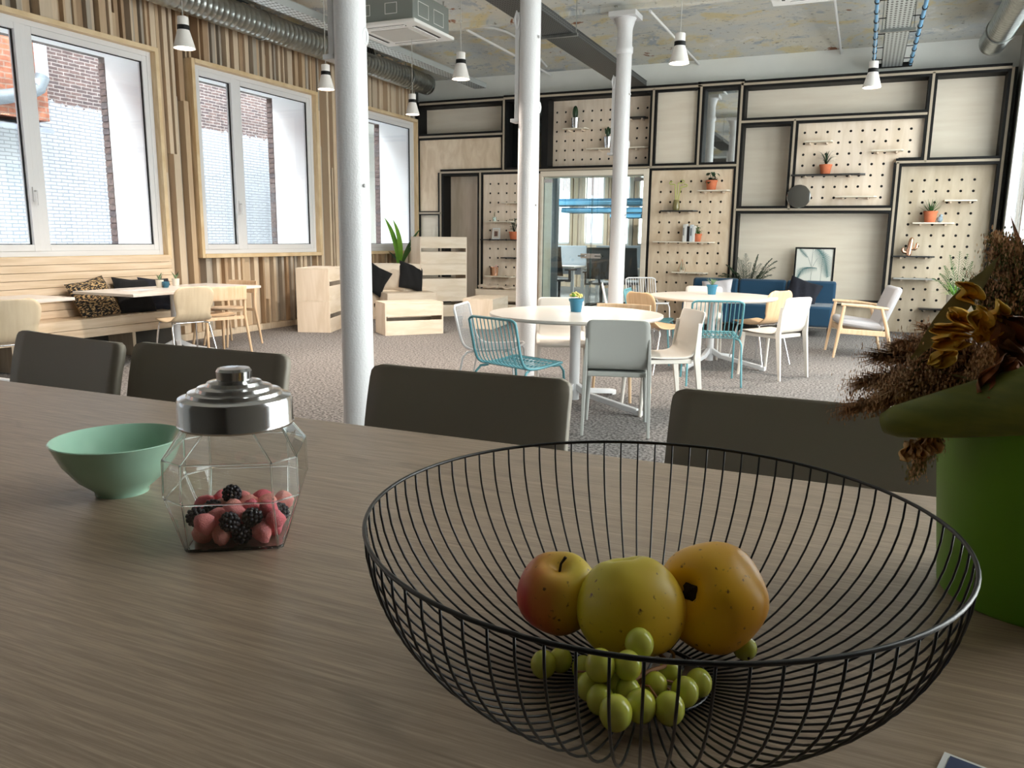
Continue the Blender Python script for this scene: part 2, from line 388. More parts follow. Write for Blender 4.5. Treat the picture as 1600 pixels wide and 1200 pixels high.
# windows
def window(n, y0, y1, ysplit, handle=True):
    r_ = sroot('window_%d' % n)
    c = .05
    for nm, bx in (('casing', (-7.8, -7.60, y0-c, y0, ZS-c, ZT+c)), ('casing', (-7.8, -7.60, y1, y1+c, ZS-c, ZT+c)), ('casing', (-7.8, -7.595, y0, y1, ZT, ZT+c)), ('casing', (-7.8, -7.595, y0, y1, ZS-c, ZS))):
        MB().box(*bx).build(nm, CASING, r_, bevel=.004)
    x0, x1, f = -7.76, -7.68, .055
    for bx in ((y0, y0+f, ZS, ZT), (y1-f, y1, ZS, ZT), (y0+f, y1-f, ZT-f, ZT), (y0+f, y1-f, ZS, ZS+f), (ysplit-.03, ysplit+.03, ZS+f, ZT-f)):
        MB().box(x0, x1, *bx).build('frame', FRAMEW, r_, bevel=.004)
    s_ = .065
    for a, b, xx in ((y0+f, ysplit-.03, -7.665), (ysplit+.03, y1-f, -7.685)):
        for bx in ((a, a+s_, ZS+f, ZT-f), (b-s_, b, ZS+f, ZT-f), (a+s_, b-s_, ZT-f-s_, ZT-f), (a+s_, b-s_, ZS+f, ZS+f+s_)):
            MB().box(-7.755, xx, *bx).build('sash', FRAMEW, r_, bevel=.005)
        MB().box(-7.725, -7.719, a+s_-.01, b-s_+.01, ZS+f+s_-.01, ZT-f-s_+.01).build('pane', GLASSW, r_)
        gk = MB()
        for bx in ((a+s_, a+s_+.008, ZS+f+s_, ZT-f-s_), (b-s_-.008, b-s_, ZS+f+s_, ZT-f-s_), (a+s_, b-s_, ZT-f-s_-.008, ZT-f-s_), (a+s_, b-s_, ZS+f+s_, ZS+f+s_+.008)): gk.box(-7.72, -7.70, *bx)
        gk.build('gasket', BLACK, r_)
    hb = MB().box(-7.667, -7.650, ysplit-.068, ysplit-.038, 1.62, 1.76).tube([(-7.64, ysplit-.053, 1.72), (-7.61, ysplit-.053, 1.72), (-7.605, ysplit-.053, 1.70), (-7.605, ysplit-.053, 1.58)], .010, 8)
    hb.build('handle', FRAMEW, r_, smooth=40)
window(0, -1.18, 1.17, -.3); window(1, 1.77, 4.12, 2.6)
s1 = onX(47, 200, -7.7).y; s2 = onX(371, 240, -7.7).y
window(2, 4.72, 7.07, s1); window(3, 7.66, 10.0, s2); window(4, 10.6, 12.93, 10.6+(s2-7.66))
# ---- other walls
YW = 12.95                                              # front plane of the wall unit
dx0 = onY(843, 380, YW).x; dx1 = onY(1008, 420, YW).x; dz1 = onY(845, 268, YW).z
bwm = MB().box(-8.42, dx0, YB, YB+.22, -.1, 4.8).box(dx1, XR+.3, YB, YB+.22, -.1, 4.8).box(dx0, dx1, YB, YB+.22, dz1, 4.8)
struct(bwm.build('wall_back', WALLW))
wr = MB(); RW = [(12.72, 10.2), (9.8, 7.2), (6.8, 4.3), (3.9, 1.4)]
wr.box(XR, XR+.25, YN-.2, YB+.25, -.1, .25).box(XR, XR+.25, YN-.2, YB+.25, 3.75, 4.8)
ed = [YB+.25]+[v for p in RW for v in p]+[YN-.2]
for a, b in zip(ed[::2], ed[1::2]): wr.box(XR, XR+.25, b, a, .25, 3.75)
struct(wr.build('wall_right', mat('right_wall', rgb(186,182,176), .8)))
for n_, (b, a) in enumerate(RW):
    r_ = sroot('window_%d' % (5+n_))
    for bx in ((a, a+.08, .25, 3.75), (b-.08, b, .25, 3.75), (a+.08, b-.08, 3.67, 3.75), (a+.08, b-.08, .25, .33), ((a+b)/2-.04, (a+b)/2+.04, .33, 3.67)):
        MB().box(XR-.03, XR+.08, *bx).build('frame', FRAMEW, r_, bevel=.005)
    for aa, b2 in ((a+.08, (a+b)/2-.04), ((a+b)/2+.04, b-.08)):
        MB().box(XR+.02, XR+.026, aa, b2, .33, 3.67).build('pane', GLASSW, r_)
struct(MB().box(-8.42, XR+.25, YN-.2, YN, -.1, 4.8).build('wall_near', mat('near_wall', rgb(104,100,94), .9)))
# ---- courtyard: neighbour's brick wall, annex, pipe
LIME = brick_mat('limewashed_brick', (1, 2), rgb(98,78,74), rgb(70,58,60), rgb(138,130,126), .20, .056, .008, white_below=3.35)
struct(MB().box(-12.4, -12.0, -9, 40, -3, 6.2).build('exterior_wall', LIME))
struct(MB().box(-12.0, -8.53, -9, 40, -3.1, -3).build('exterior_ground', mat('yard', rgb(150,150,148), .9)))
p0 = onX(78, 190, -11.6); p1 = onX(80, 60, -11.6)
ANX = brick_mat('red_brick', (1, 2), rgb(170,104,76), rgb(140,86,66), rgb(150,120,104), .24, .08, .012)
annex = thing('brick_annex', 'red brick annex jutting from the yard wall outside the first window', 'building', (0,0,0))
MB().box(-12.0, -11.6, -4, p0.y, p0.z, 6.2).build('brickwork', ANX, annex)
MB().add([(-12.0, -4, p0.z), (-11.55, -4, p0.z-.12), (-11.55, p0.y+.02, p0.z-.12), (-12.0, p0.y+.02, p0.z), (-12.0, -4, p0.z-.06), (-11.55, -4, p0.z-.18), (-11.55, p0.y+.02, p0.z-.18), (-12.0, p0.y+.02, p0.z-.06)],
         [(0,1,2,3), (7,6,5,4), (1,5,6,2), (3,2,6,7), (0,4,5,1), (0,3,7,4)]).build('ledge', mat('slate_ledge', rgb(120,126,138), .8), annex)
a = onX(57, 60, -11.5); b = onX(63, 122, -11.5); c_ = onX(56, 135, -11.5); d_ = onX(0, 152, -11.5)
pp = MB().tube([(-11.45, a.y, 6.2), (-11.45, b.y, b.z), (-11.45, c_.y-.05, c_.z)], .085, 12)
dp = thing('drainpipe', 'pale drainpipe with a grey elbow on the red brick outside the first window', 'pipe', (0,0,0))
pp.build('downpipe', mat('zinc_pipe', rgb(188,196,208), .5), dp, smooth=40)
MB().tube([(-11.45, b.y, b.z+.02), (-11.45, c_.y, c_.z-.03), (-11.45, c_.y-.15, c_.z-.12), (-11.45, d_.y, d_.z), (-11.45, d_.y-2, d_.z-.4)], .10, 12).build('elbow', mat('dark_zinc', rgb(96,104,110), .5), dp, smooth=40)
fc = thing('sky_block_facade', 'pale green rendered facade across the street, added to block low sky from the right windows', 'building', (6.6, 4, 0))  # facade added to cut the low sky light entering the right windows
MB().box(0, .4, -16, 22, -.5, 9).build('render', mat('green_render', rgb(192,194,186), .9), fc)
for k in range(8): MB().box(-.03, .02, -13+4*k, -11.4+4*k, 1.0, 3.2).build('facade_window', mat('facade_glass_%d' % k, rgb(110,140,146), .2), fc)
struct(MB().box(XR+.25, 6.6, -12, 26, -.5, -.4).build('exterior_street', mat('street', rgb(120,122,124), .9)))
# ---- columns
def column(y):
    r_ = sroot('column', (-.4218*0-2.955+(.02 if y > 5 else 0), y, 0))
    prof = [(.104, 0), (.104, .06), (.102, .07), (.100, 1.2), (.0945, 3.58)]
    MB().lathe(prof, 32).build('shaft', COLW, r_, smooth=35)
    MB().lathe([(.094, 3.58), (.108, 3.6), (.108, 3.66), (.094, 3.68), (.092, 3.86), (.10, 3.9), (.125, 3.98), (.135, 3.99), (.135, 4.0)], 32).box(-.17, .17, -.17, .17, 4.0, 4.06).build('capital', COLW, r_, smooth=35)
    # flat bracket with rolled top on the left flank, ring on the right
    MB().box(-.128, -.085, -.05, .05, 2.40, 3.32).tube([(-.115, -.05, 3.18), (-.135, -.05, 3.26), (-.115, -.05, 3.33), (-.09, -.05, 3.26), (-.115, -.05, 3.18)], .012, 6, cap=False).build('bracket', COLW, r_, bevel=.006, smooth=40)
    MB().box(-.165, -.085, -.06, .06, 2.37, 2.40).build('bracket_foot', COLW, r_, bevel=.004)
    t = [(.088, .02+.03*math.cos(k*math.pi/6), 2.5+.045*math.sin(k*math.pi/6)) for k in range(12)]
    MB().tube(t, .012, 6, closed=True).build('ring', COLW, r_, smooth=50)
    MB().ball((.1, -.03, 1.62), .012).ball((.1, -.03, 3.1), .014).build('bolt', COLW, r_, smooth=60)
for y in (4.24, 7.02, 10.07): column(y)
# ---- office behind the glass doors
MB_o = MB
struct(MB().box(-10.5, .5, YB+.22, 21.6, -.12, 0).build('floor_office', mat('office_carpet', rgb(120,120,120), 1, col2=rgb(150,148,146), nscale=40)))
struct(MB().box(-10.5, .5, YB+.22, 21.6, 3.6, 3.8).build('ceiling_office', WALLW))
struct(MB().box(-.2, .5, YB+.22, 21.6, 0, 3.6).build('wall_office_right', WALLW))
struct(MB().box(-10.7, -10.5, YB+.22, 21.6, 0, 3.6).build('wall_office_left', WALLW))
YO = 21.0
wins = [(onY(a, 330, YO).x, onY(b, 330, YO).x) for a, b in ((871, 892), (914, 944.5), (972, 984), (996, 1006))]
zs = onY(900, 382, YO).z
ow = MB().box(-10.5, -.2, YO, YO+.3, 0, zs).box(-10.5, -.2, YO, YO+.3, 3.3, 3.6)
ed = [-10.5]+[v for p in wins for v in p]+[-.2]
for a, b in zip(ed[::2], ed[1::2]): ow.box(a, b, YO, YO+.3, zs, 3.3)
wo = struct(ow.build('wall_office_back', PINE[1]))
for i, (a, b) in enumerate(wins):
    r_ = sroot('window_%d' % (13+i))
    for bx in ((a, a+.05, zs, 3.3), (b-.05, b, zs, 3.3), (a+.05, b-.05, zs, zs+.05)): MB().box(bx[0], bx[1], YO+.02, YO+.1, bx[2], bx[3]).build('frame', FRAMEW, r_)
    MB().box(a+.05, b-.05, YO+.05, YO+.056, zs+.05, 3.3).build('pane', GLASSW, r_)
k = 0
for a, b in zip(ed[::2], ed[1::2]):
    y = a+.02
    while y < min(b, a+1.4)-.05 and k < 60 and y > -9:
        wd = random.choice((.06, .09, .12)); o = bpy.data.objects.new('slat', slm[random.randrange(5)]); COL.objects.link(o); o.parent = wo
        o.location = (y, YO-.01-random.choice((.03, .07, .1)), 0); o.scale = (wd, .1, 3.6); y += wd+.03; k += 1
BAFB = mat('felt_blue', rgb(70,120,146), .95)
for i, (x0, x1, y0, y1, Y) in enumerate(((866, 1010, 311, 322, 17.0), (886, 1010, 325, 333, 18.6), (960, 1008, 334.5, 341, 20.0))):
    A = onY(x0, y1, Y); B_ = onY(x1, y0, Y)
    t = thing('acoustic_baffle', ['nearest and highest blue felt baffle hanging behind the glass doors', 'second blue felt baffle hanging lower behind the glass doors', 'lowest blue felt baffle, deepest behind the glass doors'][i], 'baffle', ((A.x+B_.x)/2, Y, A.z), 0, 'blue acoustic baffles in the office')
    hw = (B_.x-A.x)/2; h = B_.z-A.z
    MB().box(-hw, hw, -.4, .4, h*.62, h).build('felt_top', mat('felt_dark_%d' % i, rgb(40,92,122), .95), t); MB().box(-hw, hw, -.42, .42, 0, h*.60).build('felt_panel', BAFB, t, bevel=.01)
    MB().tube([(-hw*.8, 0, h), (-hw*.8, 0, 3.6-A.z)], .004, 5).tube([(hw*.8, 0, h), (hw*.8, 0, 3.6-A.z)], .004, 5).build('hanger_wire', STEEL, t)
for i, (x, y) in enumerate(((-6.6, 15.6), (-6.0, 18.4), (-4.6, 16.8))):
    t = thing('linear_light', ['white linear ceiling light nearest inside the glass doors', 'white linear ceiling light deepest inside the office', 'white linear ceiling light over the right hand desks'][i], 'lamp', (x, y, 2.95), R(12), 'linear lights in the office')
    MB().box(-.7, .7, -.06, .06, 0, .05).build('housing', WHITE, t); MB().box(-.68, .68, -.05, .05, -.006, 0).build('diffuser', mat('tube_light_%d' % i, (1, .98, .95, 1), .5, emit=6), t)
    MB().tube([(-.6, 0, .05), (-.6, 0, .65)], .003, 5).tube([(.6, 0, .05), (.6, 0, .65)], .003, 5).build('hanger_wire', STEEL, t)
    area('office_lamp', (x, y, 2.93), (0, 0, R(12)), 1.3, .12, 90, (1, .98, .95))
GDIV = mat('grey_felt', rgb(150,158,168), .95)
for i, (x0, x1, Y) in enumerate(((868, 916, 16.4), (930, 962, 15.8), (968, 1004, 15.8))):
    A = onY(x0, 414, Y); B_ = onY(x1, 384, Y)
    t = thing('office_desk', ['white office desk with grey divider behind the left glass leaf', 'white office desk with grey divider between the door leaves and the third column', 'white office desk with grey divider right of the third column'][i], 'desk', ((A.x+B_.x)/2, Y, 0), 0, 'desks in the office')
    hw = (B_.x-A.x)/2
    MB().box(-hw, hw, -.75, .02, .72, .75).build('desk_top', TOPW, t); MB().box(-hw, hw, 0.03, .07, .55, B_.z).build('divider', GDIV, t, bevel=.01)
    for sx in (-1, 1):
        MB().box(sx*(hw-.06)-.03, sx*(hw-.06)+.03, -.7, -.64, 0, .72).build('leg', WMET, t); MB().box(sx*(hw-.06)-.03, sx*(hw-.06)+.03, -.05, .01, 0, .72).build('leg', WMET, t)
MESHK = mat('black_mesh', rgb(30,31,33), .7, bump=.4, bscale=160)
DKP = mat('dark_plastic', rgb(40,42,46), .5)
def office_chair(loc, rz, label):
    t = thing('office_chair', label, 'office chair', loc, rz, 'office chairs behind the glass')
    MB().grid(lambda u, v: (-.24+.48*u, -.25-.10*math.sin(v*1.4)+.06*(2*u-1)**2, .58+.58*v), 8, 8).build('backrest', MESHK, t, smooth=60, solid=.03)
    MB().ball((0, 0, .5), (.26, .25, .05)).build('seat', DKP, t, smooth=60)
    MB().tube([(0, 0, .1), (0, 0, .48)], .03).tube([(0, -.2, .48), (0, -.33, .6), (0, -.34, .85)], .022).build('column', DKP, t, smooth=50)
    for k in range(5):
        a = k*2*math.pi/5+.3; l = MB().bar((0, 0, .12), (.32*math.cos(a), .32*math.sin(a), .075), .045, .035).build('base_arm', DKP, t)
        MB().lathe([(.0, -.03), (.03, -.03), (.03, .03), (0, .03)], 10, (.32*math.cos(a), .32*math.sin(a), .03)).build('caster', BLACK, l)
    for sx in (-1, 1): MB().bar((sx*.3, -.18, .7), (sx*.3, .14, .7), .07, .03).bar((sx*.3, -.05, .46), (sx*.3, -.05, .7), .03, .05).bar((sx*.2, -.05, .47), (sx*.31, -.05, .47), .05, .03).build('armrest', DKP, t)
    return t
A = onY(874, 430, 15.3); office_chair((A.x, 15.3, 0), face(.3, 1), 'black mesh office chair nearest the hinge side of the glass doors')
A = onY(940, 430, 14.5); office_chair((A.x, 14.5, 0), face(-.15, 1), 'black mesh office chair behind the meeting edge of the glass doors')
A = onY(986, 440, 14.9); office_chair((A.x, 14.9, 0), face(.2, 1), 'black mesh office chair seen right of the third column')
A = onY(846, 380, 14.2); B_ = onY(870, 380, 14.2)
t = thing('office_partition', 'blue grey glazed partition behind the hinge side of the glass doors', 'partition', (A.x-.4, 14.2, 0))
wd = B_.x-A.x+.4
MB().box(0, wd-.1, 0, .03, 1.2, 3.6).build('upper_panel', mat('frosted_panel', rgb(120,158,166), .4), t)
MB().box(0, wd-.1, 0, .04, 0, 1.2).build('lower_panel', mat('dark_panel', rgb(70,80,86), .5), t)
MB().box(wd-.1, wd, -.03, .07, 0, 3.6).build('post', mat('post_grey', rgb(90,98,104), .5), t)
# ---- glass double door
d1 = sroot('door_1')
fw = .085
for bx in ((dx0, dx0+.04, 0, dz1), (dx1-fw, dx1, 0, dz1), (dx0+.04, dx1-fw, dz1-fw, dz1)):
    MB().box(bx[0], bx[1], YW-.02, YB+.1, bx[2], bx[3]).build('frame', CREAM, d1, bevel=.004)
xm = onY(922, 380, YW).x
for i, (a, b) in enumerate(((dx0+.045, xm-.006), (xm+.006, dx1-fw-.005))):
    l = MB().box(a, b, YW+.05, YW+.06, .01, dz1-fw-.01).build('door_leaf', GLASSD, d1)
    MB().box(a, a+.006, YW+.049, YW+.061, .01, dz1-fw-.01).box(b-.006, b, YW+.049, YW+.061, .01, dz1-fw-.01).build('glass_edge', mat('glass_edge_%d' % i, rgb(70,96,98), .2), l)
    hx = a if i == 0 else b
    for z in (.06, dz1-fw-.07): MB().box(min(hx, hx+(.16 if i == 0 else -.16)), max(hx, hx+(.16 if i == 0 else -.16)), YW+.04, YW+.07, z-.03, z+.03).build('hinge_plate', STEEL, l)
    zz = 1.03
    xx = xm-.09 if i == 0 else xm+.09
    MB().box(xx-.085, xx+.085, YW+.035, YW+.075, zz-.04, zz+.04).tube([(xx, YW+.03, zz), (xx, YW, zz), (xx+(-.12 if i == 0 else .12), YW-.005, zz)], .011, 8).build('handle', STEEL, l, smooth=40)
# ================================================================ WALL UNIT
unit = thing('display_wall', 'black edged plywood wall unit of framed boxes covering the far wall', 'wall unit', (0,0,0))
def P(px, py): v = onY(px, py, YW); return v.x, v.z
def hbar(pa, pb, th=.108):
    (xa, za), (xb, zb) = P(*pa), P(*pb); z = (za+zb)/2
    b = MB().box(xa, xb, YW, YB-.005, z-th/2, z+th/2).build('frame_bar', BLACK, unit)
    MB().box(xa, xb, YW-.006, YW+.01, z-.0165, z+.0165).build('edge_strip', EDGE, b); return z
def vbar(px, py, z0, z1, th=.108, strip=True, deep=True):
    x = P(px, py)[0]
    b = MB().box(x-th/2, x+th/2, YW+.001, YB-.006, z0, z1).build('frame_bar', BLACK, unit)
    if strip: MB().box(x-.0165, x+.0165, YW-.006, YW+.01, z0, z1).build('edge_strip', EDGE, b)
    return x
zH1 = hbar((655, 163), (787, 156)); zH2 = hbar((787, 152), (1095, 136.5)); zH3 = hbar((1091, 133), (1163, 130)); zH4 = hbar((1158, 132), (1582, 104.5))
zH5 = hbar((750, 267), (1152, 259)); zH6 = hbar((655, 214.5), (787, 209)); zH7 = hbar((688, 269.5), (750, 268.5)); zH8 = hbar((655, 333), (690, 333), .07)
zH9 = hbar((1158, 189), (1449, 179)); zH10 = hbar((1148, 327.5), (1392, 327)); zH11 = hbar((1400, 253), (1562, 250)); zH12 = hbar((1142, 468), (1384, 474), .07)
xV1 = vbar(653.5, 300, 0, zH1+.046, .05, False); xV2 = vbar(787, 200, zH5, zH2, .09); xV3 = vbar(1019.5, 200, zH5, zH2); xV4 = vbar(1093, 200, zH5, zH3); xV5 = vbar(1156, 200, 0, zH3)
xV7 = vbar(1011, 320, 0, zH5); xV8 = vbar(1237, 260, zH10, zH9); xV9 = vbar(1453, 180, zH11, zH4); xV10 = vbar(1396, 330, 0, zH11); xV11 = vbar(1568, 240, 0, zH4)
xV12 = vbar(688.5, 350, 0, zH7); xV13 = vbar(750, 350, 0, zH5); xVd = vbar(851, 200, zH5, zH2, .12, False)
def panel(name, x0, x1, z0, z1, dep, m): return MB().box(x0, x1, YW+dep, YW+dep+.012, z0, z1).build(name, m, unit)
panel('panel', xV1, xV2, zH6, zH1, .3, CREAM); panel('panel', xV1, xV2, zH7, zH6, .03, PLY); panel('panel', xV1, xV12, zH8, zH7, .03, PLY)
panel('panel', xV1, xV12, 0, zH8, .05, CREAM); panel('panel', xV12, xV13, 0, zH7, .3, PLYL)
panel('mirror_panel', xV2, xVd, zH5, zH2, .28, DARKMIR); panel('panel', xV3, xV4, zH5, zH2, .07, CREAM); panel('mirror_panel', xV4, xV5, zH5, zH3, .15, MIRROR)
panel('panel', xV5, xV9, zH9, zH4, .3, CREAM); panel('panel', xV9, xV11, zH11, zH4, .3, CREAM); panel('panel', xV5, xV8, zH10, zH9, .3, CREAM)
panel('panel', xV5, xV10, zH12, zH10, .27, CREAM); panel('panel', xV5, xV10, 0, zH12, .1, GRYPLY)
def pegboard(x0, x1, z0, z1, dep, tl, tr, bl, nx, nz, m, clip=None):
    Y = YW+dep
    T = onY(*tl, Y); U = onY(*tr, Y); B_ = onY(*bl, Y)
    xs = [T.x+(U.x-T.x)*i/(nx-1) for i in range(nx)]; zs_ = [B_.z+(T.z-B_.z)*i/(nz-1) for i in range(nz)]
    rr = .0195; mb = MB()
    xb = [x0]+[(a+b)/2 for a, b in zip(xs, xs[1:])]+[x1]; zb = [z0]+[(a+b)/2 for a, b in zip(zs_, zs_[1:])]+[z1]
    for i, x in enumerate(xs):
        for j, z in enumerate(zs_):
            a, b, c, d = xb[i], xb[i+1], zb[j], zb[j+1]
            if clip:
                if z < clip[1]:
                    if x > clip[0]-.02: continue
                    b = min(b, clip[0])
                elif b > clip[0]: c = max(c, min(clip[1], z-.03))
            out = [(b, (c+d)/2), (b, d), ((a+b)/2, d), (a, d), (a, (c+d)/2), (a, c), ((a+b)/2, c), (b, c)]
            inn = [(x+rr*math.cos(k*math.pi/4), z+rr*math.sin(k*math.pi/4)) for k in range(8)]
            vs = [(p, Y, q) for p, q in out]+[(p, Y, q) for p, q in inn]+[(p, Y+.016, q) for p, q in inn]
            fs = [(k, (k+1) % 8, 8+(k+1) % 8, 8+k) for k in range(8)]+[(8+k, 8+(k+1) % 8, 16+(k+1) % 8, 16+k) for k in range(8)]
            mb.add(vs, fs)
    o = mb.build('pegboard', m, unit)
    bb = MB().box(x0, x1, Y+.016, Y+.024, z0, z1) if not clip else MB().box(x0, clip[0], Y+.016, Y+.024, z0, z1).box(clip[0], x1, Y+.016, Y+.024, clip[1], z1)
    bb.build('pegboard_backing', BLACK, o)
    return Y
Yp1 = pegboard(xVd+.06, xV3, zH5, zH2, .26, (870.5, 176), (1011.5, 168.5), (868.5, 250.5), 11, 6, PLYL)
xd0 = dx0-.005
Yp2 = pegboard(xV13, xd0, 0, zH5, .02, (766, 287.5), (831, 286), (765, 445), 6, 12, PLYL)
Yp3 = pegboard(xV7, xV5, 0, zH5, .02, (1033, 284), (1128, 283), (1022.5, 486), 7, 14, PLY)
Yp4 = pegboard(xV8, xV9, zH10, zH9, .07, (1257.5, 207.5), (1424, 201.5), (1250.5, 309.5), 10, 7, PLYL, (xV10, zH11))
Yp5 = pegboard(xV10, xV11, 0, zH11, .13, (1425.7, 282), (1523, 280.5), (1401, 500), 6, 14, GRYPLY)
SHC = mat('shelf_pale', rgb(226,216,198), .5); SHK = mat('shelf_black', rgb(34,35,37), .5); SHG = mat('shelf_grey', rgb(168,168,164), .5)
SHELF = {}
def shelf(key, Y, x0, x1, py, m, label, dep=.20):
    A = onY(x0, py, Y-dep); B_ = onY(x1, py, Y-dep); hw = (B_.x-A.x)/2; z = (A.z+B_.z)/2
    t = thing('peg_shelf', label, 'shelf', ((A.x+B_.x)/2, Y, z), 0, 'small plank shelves on the pegboards')
    MB().prism([(-hw, -dep), (hw*.86, -dep), (hw, -dep*.8), (hw, 0), (-hw, 0)], -.018, 0).build('board', m, t)
    for sx in (-.6, .6): MB().tube([(sx*hw, .01, -.032), (sx*hw, -dep*.75, -.032)], .014, 8).build('peg', PLYL, t, smooth=40)
    SHELF[key] = (Y-dep/2, z)
shelf('a1', Yp1, 879, 915, 199.5, SHC, 'pale shelf under the single round cactus, top middle pegboard')
shelf('a2', Yp1, 916, 1012, 230, SHC, 'long pale shelf behind the third column, top middle pegboard')
shelf('a3', Yp1, 978, 1008, 182, SHK, 'empty black shelf right of the third column, top middle pegboard')
shelf('b1', Yp2, 783, 814, 316, SHC, 'empty pale shelf highest on the pegboard left of the glass doors')
shelf('b2', Yp2, 757, 800, 345.5, SHC, 'pale shelf holding the sprig in a glass, left of the glass doors')
shelf('b3', Yp2, 750, 826, 374, SHK, 'long black shelf with a photo frame and leafy pot')
shelf('b4', Yp2, 782, 826, 402.5, SHK, 'short black empty shelf beside the second column')
shelf('b5', Yp2, 756, 802, 431.5, SHC, 'pale shelf under the copper tumbler')
shelf('c1', Yp3, 1090, 1139, 296.5, SHC, 'pale shelf under the trailing plant, top of the pegboard right of the doors')
shelf('c2', Yp3, 1031, 1087, 328.5, SHK, 'black shelf under the bamboo vase')
shelf('c3', Yp3, 1020, 1114, 377.5, SHC, 'long pale shelf carrying the books')
shelf('c4', Yp3, 1049, 1103, 425.5, SHC, 'pale shelf under the glass terrarium')
shelf('d1', Yp4, 1257, 1301, 219.5, SHC, 'empty pale shelf, upper left on the wide pegboard')
shelf('d2', Yp4, 1362, 1412, 233.5, SHC, 'empty pale shelf, right on the wide pegboard under the top row of holes')
shelf('d3', Yp4, 1236, 1352, 271.5, SHK, 'long black shelf under the spiky potted plant on the wide pegboard')
shelf('d4', Yp4, 1305, 1370, 306, SHC, 'empty pale shelf lowest on the wide pegboard')
shelf('e1', Yp5, 1476, 1528, 312, SHC, 'empty pale shelf above the aloe on the right pegboard')
shelf('e2', Yp5, 1426, 1492, 347.5, SHC, 'pale shelf under the aloe in terracotta')
shelf('e3', Yp5, 1395, 1461, 400, SHK, 'black shelf under the copper cactus')
shelf('e4', Yp5, 1396, 1462, 435, SHG, 'grey empty shelf below the copper cactus')
shelf('e5', Yp5, 1436, 1480, 483, SHK, 'low black shelf half hidden by the dried grasses')
# ================================================================ CEILING EQUIPMENT
def duct(name, label, ax, az, r_, y0, y1, elbow=None):
    t = thing(name, label, 'duct', (ax, y0, az))
    L_ = y1-y0; n_ = int(L_/.09); pts = []; rs = []
    for i in range(n_):
        y = i*.09
        for dy, k in ((0, 1), (.058, 1), (.070, 1.035), (.080, 1.035)):
            if y+dy < L_: pts.append((0, y+dy, 0)); rs.append(r_*k)
    MB().tube(pts, rs, 28).build('spiral_pipe', GALV, t, smooth=60)
    MB().lathe([(r_*1.0, -.03), (r_*1.05, -.03), (r_*1.05, .03), (r_*1.0, .03)], 28).build('end_collar', GALV, t, smooth=40, loc=(0, L_-.02, 0), rot=(R(90), 0, 0))
    for k in range(3):
        y = .8+k*(L_-1.5)/2
        o = MB().tube([(r_*1.06*math.cos(a*math.pi/12), 0, r_*1.06*math.sin(a*math.pi/12)) for a in range(24)], .01, 5, closed=True).tube([(0, 0, r_), (0, 0, 4.2-az)], .006, 5).build('hanger', GALV, t, loc=(0, y, 0))
    return t
dl = duct('spiral_duct', 'galvanised spiral duct running along the timber wall above the windows', -7.30, 3.96, .165, 4.2, 12.75)
g = MB().box(.08, .20, 0, .62, -.05, .09).build('vent_grille', GALV, dl, loc=(0, 6.05, .06), rot=(0, R(-18), 0))
for k in range(9): MB().box(.2, .206, .03+k*.062, .075+k*.062, -.035, .075).build('grille_slot', BLACK, g)
duct('spiral_duct', 'galvanised spiral duct ending above the right end of the wall unit', 1.32, 3.90, .155, 4.0, 12.5)
HOLED = None
def tray_mat(name, c1, c2, sc):
    m, nt, b = newmat(name); N = nt.nodes; L = nt.links
    tc = N.new('ShaderNodeTexCoord'); mp = N.new('ShaderNodeMapping'); mp.inputs['Scale'].default_value = sc; L.new(tc.outputs['Object'], mp.inputs[0])
    v = N.new('ShaderNodeTexVoronoi'); v.inputs['Randomness'].default_value = 0; v.inputs['Scale'].default_value = 1; L.new(mp.outputs[0], v.inputs[0])
    r_ = N.new('ShaderNodeValToRGB'); e = r_.color_ramp.elements; e[0].position = .27; e[1].position = .32; e[0].color = c2; e[1].color = c1; L.new(v.outputs['Distance'], r_.inputs[0]); L.new(r_.outputs[0], b.inputs['Base Color'])
    b.inputs['Metallic'].default_value = .6; b.inputs['Roughness'].default_value = .45; return m
TRAYL = tray_mat('perforated_light', (.62,.66,.66,1), (.12,.13,.13,1), (22, 11, 22)); TRAYD = tray_mat('perforated_dark', (.13,.135,.135,1), (.03,.03,.03,1), (34, 17, 34))
def tray(label, x0, x1, z, y0, y1, h, m, rods):
    t = thing('cable_tray', label, 'cable tray', ((x0+x1)/2, y0, z)); hw = (x1-x0)/2; L_ = y1-y0
    MB().box(-hw, hw, 0, L_, 0, .006).build('tray_base', m, t)
    for sx in (-1, 1):
        MB().box(sx*hw-.003, sx*hw+.003, 0, L_, 0, h).box(sx*hw-.012, sx*hw+.012, 0, L_, h, h+.004).build('tray_side', m, t)
    MB().box(-hw, hw, L_-.006, L_, 0, h).build('end_plate', GALV, t)
    for y in rods:
        b = MB().box(-hw-.06, hw+.06, y-y0-.02, y-y0+.02, -.035, -.002).build('cross_rail', GALV, t)
        for sx in (-1, 1): MB().tube([(sx*(hw+.04), y-y0, -.03), (sx*(hw+.04), y-y0, zceil(y)-z)], .006, 6).build('threaded_rod', GALV, b)
    return t
tray('light perforated cable tray beside the duct and under the air conditioner', -6.40, -6.18, 3.85, 3.5, 12.85, .075, TRAYL, (5.2, 8.9))
tray('wide dark perforated cable tray passing behind the second and third columns', -3.78, -3.38, 3.72, 3.6, 12.9, .07, TRAYD, (6.0, 9.4))
t3 = tray('perforated cable tray between two pale blue pipes', .02, .28, 3.78, 4.0, 13.05, .05, TRAYL, (7.5, 10.8))
t = thing('blue_pipes', 'pair of pale blue pipes banded in black running either side of a cable tray', 'pipe', (.15, 4.0, 3.8))
